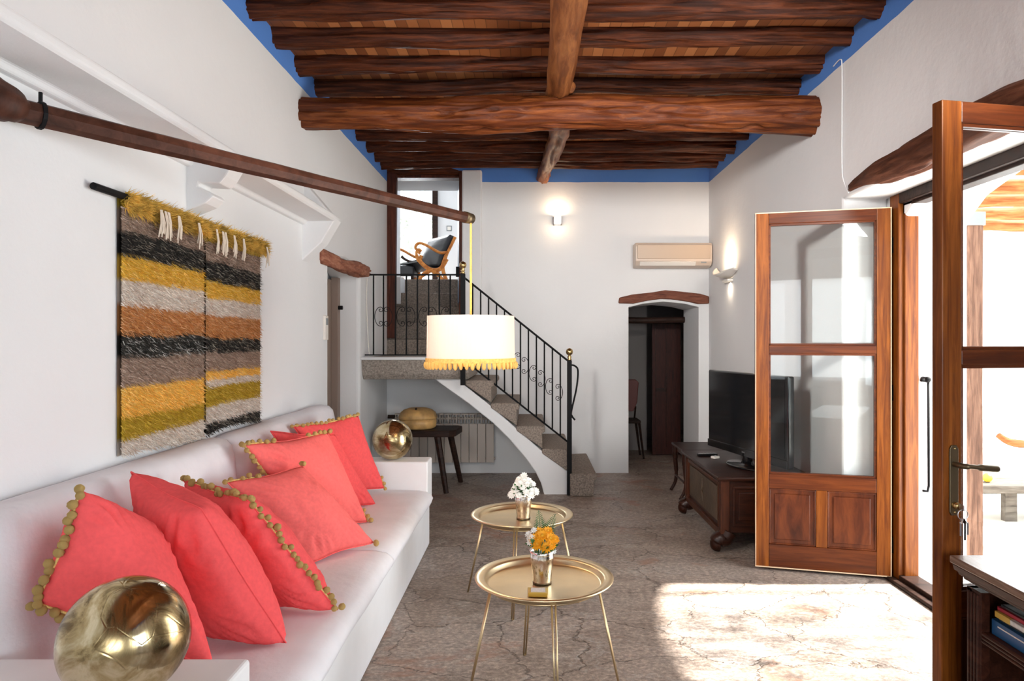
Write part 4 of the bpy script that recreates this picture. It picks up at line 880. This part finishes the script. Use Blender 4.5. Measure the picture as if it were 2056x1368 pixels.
# ------------------------------------------------------------------ tray tables
def tray_table(cx, cy, ht, r, angs, label):
    t = thing('tray_table', label, 'table', (cx, cy, 0), 0, 'round brass tray tables')
    MB().lathe([(.002,ht-.004),(r*.80,ht-.004),(r*.84,ht),(r*.86,ht+.016),(r*.875,ht+.020),(r,ht+.026),(r+.003,ht+.022),(r,ht+.018),(r*.88,ht+.012),(r*.85,ht-.010),(r*.80,ht-.014),(.002,ht-.014)], (cx,cy,0), 72).build('tray', M['tray'], t, smooth=True)
    for a in angs:
        a = R(a); ca, sa = math.cos(a), math.sin(a); tx, ty = -sa, ca
        b = MB()
        for s in (-1, 1):
            b.tube([(cx+ca*r*.80+tx*s*.008, cy+sa*r*.80+ty*s*.008, ht-.012), (cx+ca*(r+.04)+tx*s*.005, cy+sa*(r+.04)+ty*s*.005, .004)], .0042, 8)
        b.tube([(cx+ca*(r+.04)-tx*.006, cy+sa*(r+.04)-ty*.006, .004), (cx+ca*(r+.04)+tx*.006, cy+sa*(r+.04)+ty*.006, .004)], .0042, 8)
        b.build('leg', M['rod_brass'], t, smooth=True)
    b = MB(); n = 48; b.tube([(cx+r*.80*math.cos(2*math.pi*k/n), cy+r*.80*math.sin(2*math.pi*k/n), ht-.016) for k in range(n+1)], .004, 6, False); b.build('support_ring', M['rod_brass'], t, smooth=True)
T1 = (.058, 3.07, .478); T2 = (-.053, 4.17, .478)
tray_table(*T1, .302, (105, 197, 278, 346), 'round brass tray table nearer the camera, with the yellow flowers')
tray_table(*T2, .302, (72, 165, 262, 345), 'round brass tray table behind the nearer one, with the white flowers')
def vase(cx, cy, z0, hgt, r, label):
    t = thing('flower_vase', label, 'vase', (cx, cy, z0), 0, 'mottled silver vases')
    MB().lathe([(.002,0),(r*.68,0),(r*.72,.005),(r*.80,hgt*.4),(r*.92,hgt*.75),(r*.93,hgt*.85),(r*.90,hgt*.90),(r,hgt),(r*.96,hgt),(r*.86,hgt*.9),(r*.7,hgt*.2),(.002,hgt*.15)], (cx,cy,z0), 40).build('body', M['mercury'], t, smooth=True)
    MB().lathe([(r*.70,0),(r*.74,.001),(r*.74,.006),(r*.70,.006)], (cx,cy,z0), 40).build('foot_ring', M['bronze'], t, smooth=True)
V1 = (.049, 3.06, .476, .143, .056); V2 = (-.045, 4.16, .476, .150, .056)
vase(*V1, 'mottled silver vase on the nearer tray table'); vase(*V2, 'mottled silver vase on the farther tray table')
def stems(b, base, tip): b.tube([base, base.lerp(tip,.5)+Vector((0,0,.01)), tip], .0018, 5)
def bloom_mesh(kind, ma, np_, r, seed):
    random.seed(seed); b = MB()
    for lay in range(3 if kind == 'w' else 2):
        for k in range(np_):
            a = 2*math.pi*(k+lay*.5)/np_+random.uniform(-.1,.1); el = .15+lay*.5; l = r*(1-.22*lay)
            d = Vector((math.cos(a)*math.cos(el), math.sin(a)*math.cos(el), math.sin(el))); sd = Vector((-math.sin(a), math.cos(a), 0))*l*(.26 if kind == 'w' else .17)
            up_ = Vector((0,0,1))*l*.06
            b.add([d*.1*l, d*.6*l+sd+up_, d*l, d*.6*l-sd+up_], [(0,1,2,3)])
    o = b.build('m', ma); me = o.data; bpy.data.objects.remove(o)
    c = MB().ball((0,0,r*.12), r*.24, 8, 6).build('m', M['flower_c'] if kind == 'y' else M['flower_w']); mc = c.data; bpy.data.objects.remove(c); return me, mc
WB = bloom_mesh('w', M['flower_w'], 9, .017, 1); YB_ = bloom_mesh('y', M['flower_y'], 14, .028, 2)
def bouquet(label, cx, cy, z0, blooms, leaves, seed, cat='flowers'):
    random.seed(seed); t = thing('bouquet', label, cat, (cx, cy, z0)); b = MB()
    for (x, y, z, kd, s) in blooms:
        p = Vector((cx+x, cy+y, z0+z)); stems(b, Vector((cx+x*.2, cy+y*.2, z0-.06)), p-Vector((0,0,.004)))
        me, mc = (WB if kd == 'w' else YB_); o = bpy.data.objects.new('blossom', me); C.objects.link(o); o.parent = t; o.location = p-ORG[t.name]
        d = Vector((x*5, y*5-.45, .55)).normalized(); o.rotation_euler = d.to_track_quat('Z','Y').to_euler(); o.scale = (s,s,s)
        o2 = bpy.data.objects.new('blossom_centre', mc); C.objects.link(o2); o2.parent = o
    b.build('stems', M['leaf'], t)
    for k in range(leaves):
        a = random.uniform(0, 6.28); el = random.uniform(-.1,.9); l = random.uniform(.035,.06); p = Vector((cx+.03*math.cos(a), cy+.03*math.sin(a), z0+random.uniform(.0,.03)))
        d = Vector((math.cos(a)*math.cos(el), math.sin(a)*math.cos(el), math.sin(el))); sd = d.orthogonal().normalized()*l*.22
        q = MB(); q.add([p, p+d*l*.5+sd, p+d*l, p+d*l*.5-sd, p+d*l*.5+Vector((0,0,.004))], [(0,1,4),(1,2,4),(2,3,4),(3,0,4)]); q.build('leaf', M['leaf'], t)
    return t
random.seed(12); bl = []
for k in range(34):
    a = k*2.399; rr = .088*math.sqrt(k/34); bl.append((rr*math.cos(a)+.004, rr*math.sin(a)*.8, .105-.9*rr+random.uniform(-.012,.012)-(.03 if rr > .06 else 0), 'w', random.uniform(1.25,1.6)))
bouquet('round bunch of small white flowers in the farther vase', V2[0], V2[1], V2[2]+V2[3], bl, 22, 3)
bl = [(-.052,-.01,.035,'w',1.15),(-.06,.01,.065,'w',1.1),(-.045,-.02,.06,'w',1.0),(-.055,.02,.045,'w',1),(-.036,.0,.085,'w',1.0),(.048,-.02,.0,'w',1.0)]
bl += [(-.022,-.03,.032,'y',1.2),(.015,-.035,.02,'y',1.15),(.0,-.015,.065,'y',1.2),(.035,-.02,.055,'y',1.15),(.055,.0,.045,'y',.95),(-.015,.01,.075,'y',1.0),(.025,.01,.078,'y',1.0),(-.035,-.02,.055,'y',1.0),(.04,-.03,.028,'y',.9)]
tb = bouquet('mixed bunch of orange-yellow and white flowers with a fern in the nearer vase', V1[0], V1[1], V1[2]+V1[3], bl, 16, 5)
b = MB(); f0 = Vector((V1[0]+.0, V1[1]+.03, V1[2]+V1[3])); f1 = f0+Vector((-.012,.015,.155)); f2 = f0+Vector((.045,.02,.13))
for tipp in (f0+Vector((-.015,.01,.165)), f0+Vector((.06,.02,.145))):
    b.tube([f0, tipp], .0015, 5); ax = (tipp-f0).normalized()
    for k in range(14):
        p = f0.lerp(tipp, .3+.05*k); l = .050*(1-.06*k)
        for s in (-1, 1):
            d = (Vector((s*1.0, -.15, 0))+ax*.7).normalized()*l; n_ = ax*l*.10
            b.add([p, p+d*.5+n_, p+d, p+d*.5-n_], [(0,1,2,3)])
b.build('fern_frond', M['fern'], tb)
t = thing('card_box', 'small flat yellow and white box on the nearer tray table', 'box', (.03, 2.92, .478))
MB().prism([(-.010,2.885),(.068,2.880),(.072,2.945),(-.014,2.95)], 'z', .476, .494).build('carton', M['yellow_book'], t, bevel=.002)
MB().box(.0, .060, 2.892, 2.938, .494, .4955).build('paper_label', M['paper'], t)
# ------------------------------------------------------------------ television, chest, side table, remotes
t = thing('media_chest', 'low dark carved wooden chest on paw feet under the television', 'chest', (1.7, 5.6, 0))
x0, x1, y0, y1 = 1.36, 2.04, 5.02, 6.22
MB().box(x0+.03, x1-.01, y0+.03, y1-.03, .14, .525).build('body', M['chest'], t, bevel=.006)
MB().box(x0-.02, x1+.01, y0-.02, y1+.02, .525, .555).build('top', M['chest'], t, bevel=.01)
for y in (y0+.01, y1-.07): MB().box(x0+.01, x0+.075, y, y+.06, .12, .525).build('corner_post', M['chestl'], t, bevel=.006)
b = MB(); b.box(x0+.015, x0+.035, y0+.1, y1-.1, .47, .50).box(x0+.005, x0+.04, y0+.02, y1-.02, .12, .165).box(x0+.012, x0+.035, y0+.10, y0+.115, .165, .5).box(x0+.012, x0+.035, y1-.115, y1-.10, .165, .5); b.build('front_moulding', M['chestl'], t, bevel=.005)
b = MB(); b.box(x0+.02, x0+.032, y0+.16, y1-.16, .20, .455)
for k in range(7): a = R(360*k/7); b.tube([(x0+.02, 5.62, .33),(x0+.02, 5.62+.05*math.cos(a), .33+.09*math.sin(a))], [.012,.003], 6)
b.tube([(x0+.02,5.62,.24),(x0+.02,5.62,.43)], .006, 6); b.build('carved_panel', mat('carved', (.075,.048,.028), .5, var=.3, bs=.6, bscale=40), t, bevel=.004)
b = MB(); b.box(x0+.10, x1-.05, y0+.018, y0+.03, .19, .21).box(x0+.10, x1-.05, y0+.018, y0+.03, .46, .48).box(x0+.10, x0+.12, y0+.018, y0+.03, .2, .47).box(x0+.14, x1-.08, y0+.014, y0+.03, .235, .435); b.build('end_panel', M['chest'], t, bevel=.004)
for (x, y) in ((x0, y0), (x0, y1-.10), (x1-.12, y0), (x1-.12, y1-.10)):
    b = MB(); b.tube(spline([(x+.08,y+.05,.15),(x+.05,y+.05,.10),(x+.01,y+.05,.095),(x-.012,y+.05,.07),(x-.012,y+.05,.05),(x+.01,y+.05,.045)]), [.06]*6+[.060]*6+[.055]*6+[.045]*13, 12, flat=1.0); b.build('paw_foot', M['chest'], t, smooth=True)
# TV
a_, c_ = Vector((1.526,6.0,0)), Vector((1.79,4.86,0)); dv = (c_-a_).normalized(); angT = math.atan2(dv.y, dv.x); W_ = (c_-a_).length
t = thing('television', 'large black flat television on the dark chest', 'television', (a_.x, a_.y, 0), angT)
L = dict(parent=t, local=True); z0, z1 = .635, 1.285
nfront = Vector((-math.sin(angT), math.cos(angT))); sf = 1 if nfront.x < 0 else -1
def tb_(name, xa, xb, ya, yb, za, zb, ma, bev=.0, p=None): b = MB(); ya, yb = ya*sf, yb*sf; b.box(xa, xb, min(ya,yb), max(ya,yb), za, zb); return b.build(name, ma, p or t, bevel=bev, local=True)
tb_('casing', 0, W_, -.055, .0, z0, z1, M['tv'], .012)
tb_('screen', .035, W_-.035, .0, .002, z0+.075, z1-.035, M['screen'])
tb_('bezel', .0, W_, .0, .006, z0, z0+.06, M['tv'], .003)
tb_('brand_mark', W_/2-.02, W_/2+.02, .006, .007, z0+.026, z0+.036, M['steel'])
b = MB(); b.tube([(W_/2, -.03*sf, .575), (W_/2, -.03*sf, .66)], .04, 12); b.build('neck', M['tv'], **L)
b = MB(); b.lathe([(.002,0),(.20,0),(.205,.008),(.19,.016),(.06,.022),(.05,.04),(.002,.04)], (0,0,0), 40); 
for v_ in b.v: v_.y *= .65
b.v = [Vector((v_.x*1.15+W_/2, v_.y-.03*sf, v_.z+.556)) for v_ in b.v]; b.build('stand', M['tv'], smooth=True, **L)
# remotes
for (px, py, d, rz, ma, lb) in ((1420,903,5.93,.1,M['tv'],'black remote control lying on the chest beside the television'), (1436,910,5.8,.5,M['plastic_w'],'small white remote control lying on the chest beside the television')):
    p = P(px, py, d); l_ = .085 if ma is M['tv'] else .03
    t = thing('remote_control', lb, 'remote control', (p.x, p.y, .555), rz)
    MB().box(-l_, l_, -.022, .022, 0, .02).build('case', ma, t, bevel=.005, local=True)
    b = MB()
    for k in range(5 if l_ > .05 else 2):
        for j in (-1, 1): b.box(-l_*.75+k*.03, -l_*.75+k*.03+.01, j*.009-.004, j*.009+.004, .02, .0225)
    b.build('buttons', M['grey'], t, local=True)
t = thing('side_table', 'small dark table with curved legs behind the chest', 'table', (1.66, 6.9, 0))
MB().box(1.44, 2.03, 6.62, 7.15, .47, .495).build('top', M['chest'], t, bevel=.006)
MB().box(1.48, 2.0, 6.66, 7.11, .41, .47).build('apron', M['chest'], t, bevel=.004)
for x, y, s in ((1.47,6.66,-1),(1.47,7.10,-1),(1.99,6.66,1),(1.99,7.10,1)):
    MB().tube(spline([(x,y,.47),(x-.02*s*0,y,.33),(x+.01*s*-1,y,.2),(x+.0,y,.1),(x+.045*s if s < 0 else x+.02,y,.012)]), [.026]*6+[.022]*6+[.017]*6+[.016]*7, 10).build('leg', M['chest'], t, smooth=True)
MB().tube([(1.47,6.68,.17),(1.47,7.08,.17)], .01, 8).build('stretcher', M['chest'], t)
# ------------------------------------------------------------------ bookcase and books
t = thing('bookcase', 'low dark wooden bookcase with a moulded top at the lower edge of the photo', 'bookcase', (1.7, 1.7, 0))
bx0, bx1, by0, by1 = 1.475, 1.93, 1.0, 2.36
b = MB(); b.prism([(bx0-.035,.80),(bx1,.80),(bx1,.775),(bx0-.035,.775)], 'y', by0, by1+.04); b.build('top', M['bookcase_top'], t, bevel=.004)
b = MB(); b.prism([(bx0-.035,.776),(bx1,.776),(bx1,.722),(bx0+.005,.722),(bx0+.002,.732),(bx0-.012,.738),(bx0-.018,.75),(bx0-.03,.756)], 'y', by0, by1+.025); b.build('cornice', M['bookcase'], t, bevel=.003)
MB().box(bx0, bx1, by1-.03, by1, 0, .71).build('side_panel', M['bookcase'], t, bevel=.003)
MB().box(bx1-.02, bx1, by0, by1-.03, 0, .71).build('back_panel', M['bookcase'], t)
MB().box(bx0+.02, bx1-.02, by0, by1-.03, .02, .06).build('bottom_board', M['bookcase'], t)
b = MB(); b.box(bx0, bx0+.03, by1-.075, by1, 0, .71)
for k in range(4): b.tube([(bx0, by1-.014-.016*k, .02), (bx0, by1-.014-.016*k, .70)], .006, 6)
b.build('reeded_stile', M['bookcase'], t, bevel=.002)
b = MB(); b.box(bx0+.005, bx1-.02, by0, by1-.03, .545, .583)
for k in range(3): b.tube([(bx0+.005, by0, .552+.012*k), (bx0+.005, by1-.075, .552+.012*k)], .0055, 6)
b.build('shelf', M['bookcase'], t, bevel=.002)
zz = .584
for (nm, ma, x0, x1, y0, y1, h, lb) in (('book', M['blue_book'], 1.50, 1.80, 1.90, 2.27, .050, 'thick blue hardcover book at the bottom of the pile in the bookcase'),
    ('book', M['dark_book'], 1.51, 1.78, 1.90, 2.25, .008, 'thin dark book lying between the blue and the white books in the bookcase'),
    ('book', M['paper'], 1.505, 1.77, 1.88, 2.26, .018, 'white book with a yellow spine end in the bookcase pile'),
    ('book', M['red_book'], 1.515, 1.76, 1.90, 2.265, .014, 'red book near the top of the pile in the bookcase'),
    ('magazine', M['dark_book'], 1.52, 1.78, 1.90, 2.255, .008, 'grey magazine topmost on the pile in the bookcase')):
    t = thing(nm, lb, nm, ((x0+x1)/2, (y0+y1)/2, zz), 0, 'books piled in the bookcase')
    MB().box(x0+.006, x1-.004, y0+.004, y1-.004, zz+.002, zz+h-.002).build('pages', M['paper'], t)
    b = MB(); b.box(x0, x1, y0, y1, zz, zz+.003).box(x0, x1, y0, y1, zz+h-.003, zz+h).box(x0, x0+.004, y0, y1, zz, zz+h); b.build('cover', ma, t, bevel=.001)
    if ma is M['paper']: MB().box(x0-.001, x0+.08, y1-.07, y1+.001, zz, zz+h+.0005).build('spine_band', M['yellow_book'], t)
    if ma is M['blue_book']: MB().box(x0-.001, x0, y0, y1-.03, zz+.032, zz+.036).build('spine_line', M['paper'], t)
    zz += h+.0008
# ------------------------------------------------------------------ terrace: post, pergola logs, vine, table
t = thing('pergola_post', 'square weathered wooden post with a metal shoe at the top outside the terrace door', 'post', (2.94, 4.66, 0))
MB().prism([(2.90,-.01),(2.895,1.2),(2.90,2.33),(3.00,2.33),(2.995,1.2),(3.0,-.01)], 'y', 4.62, 4.71).build('timber', wood('post_wood', (.13,.065,.045), (.27,.15,.105), (14,14,1.5), .7, .5), t, bevel=.006)
MB().box(2.89, 3.01, 4.612, 4.718, 2.30, 2.39).build('metal_shoe', M['grey'], t, bevel=.003)
ly = [2.9, 3.55, 4.2, 5.2, 5.85, 6.5, 7.2, 7.9]
where = ['above the near side of the terrace door', 'above the middle of the terrace door', 'above the far side of the terrace door', 'just past the weathered post', 'over the low terrace table', 'behind the low terrace table', 'second from the far terrace wall', 'closest to the far terrace wall']
for i, y in enumerate(ly):
    zz = 2.82; o = log([(2.9,y,zz),(4.5,y+.06,zz+.03),(7.5,y-.05,zz)], .07 if i > 2 else .022, 200+i, n=16, step=.08, gn=.22).build('pergola_log', M['pergola'], smooth=True)
    tag(o, 'gnarled orange-lit pergola log %s' % where[i], 'log', 'pergola logs over the terrace')
random.seed(21); b = MB()
for k in range(600):     # vine leaves on the pergola that dapple the sun
    cl = random.random(); y = random.choice([2.75,3.0,3.12,3.35,3.5,3.75,3.9])+random.gauss(0,.05); x = random.uniform(2.9,4.9)
    c_ = Vector((x, y+.05*math.sin(x*5), 3.05+random.uniform(-.08,.2))); d = Vector((random.uniform(-1,1),random.uniform(-.3,.3),random.uniform(-.35,.35))).normalized()*random.uniform(.04,.07); e = d.cross(Vector((random.uniform(-.2,.2),random.uniform(-.2,.2),1))).normalized()*d.length*.35
    b.add([c_-d, c_+e, c_+d, c_-e], [(0,1,2,3)])
tag(b.build('vine_foliage', M['vine']), 'sparse vine leaves growing over the pergola logs', 'vine', kind='stuff')
t = thing('terrace_table', 'low grey weathered wooden table outside on the sunny terrace', 'table', (4.3, 6.1, 0))
MB().box(3.5, 5.4, 5.9, 6.3, .24, .30).build('top', M['greywood'], t, bevel=.006)
for x, y in ((3.58,5.95),(3.58,6.25),(4.1,5.98),(5.3,6.25),(5.3,5.95)): MB().box(x-.05, x+.05, y-.03, y+.03, -.01, .24).build('leg', M['greywood'], t)
t = thing('masonry_bench', 'whitewashed masonry bench behind the low terrace table', 'bench', (5, 7.2, 0))
MB().box(3.8, 7.5, 7.0, 7.6, -.01, .42).build('seat_block', M['white'], t, bevel=.03)
MB().box(3.8, 7.5, 7.6, 7.8, -.01, .85).build('back_block', M['white'], t, bevel=.03)
tag(log([(4.78,7.15,.56),(4.9,7.15,.49),(5.1,7.15,.465),(5.5,7.2,.48)], [.03,.04,.035,.02], 301, n=12, gn=.1).build('driftwood', M['pergola'], smooth=True), 'curved piece of driftwood lying on the masonry bench', 'driftwood')
tag(MB().ball((3.98,6.08,.34), .04, 14, 10, (1,1,1)).build('lemon', mat('lemon_skin', (.9,.62,.05), .5, bs=.2), smooth=True), 'yellow lemon on the low terrace table', 'lemon')
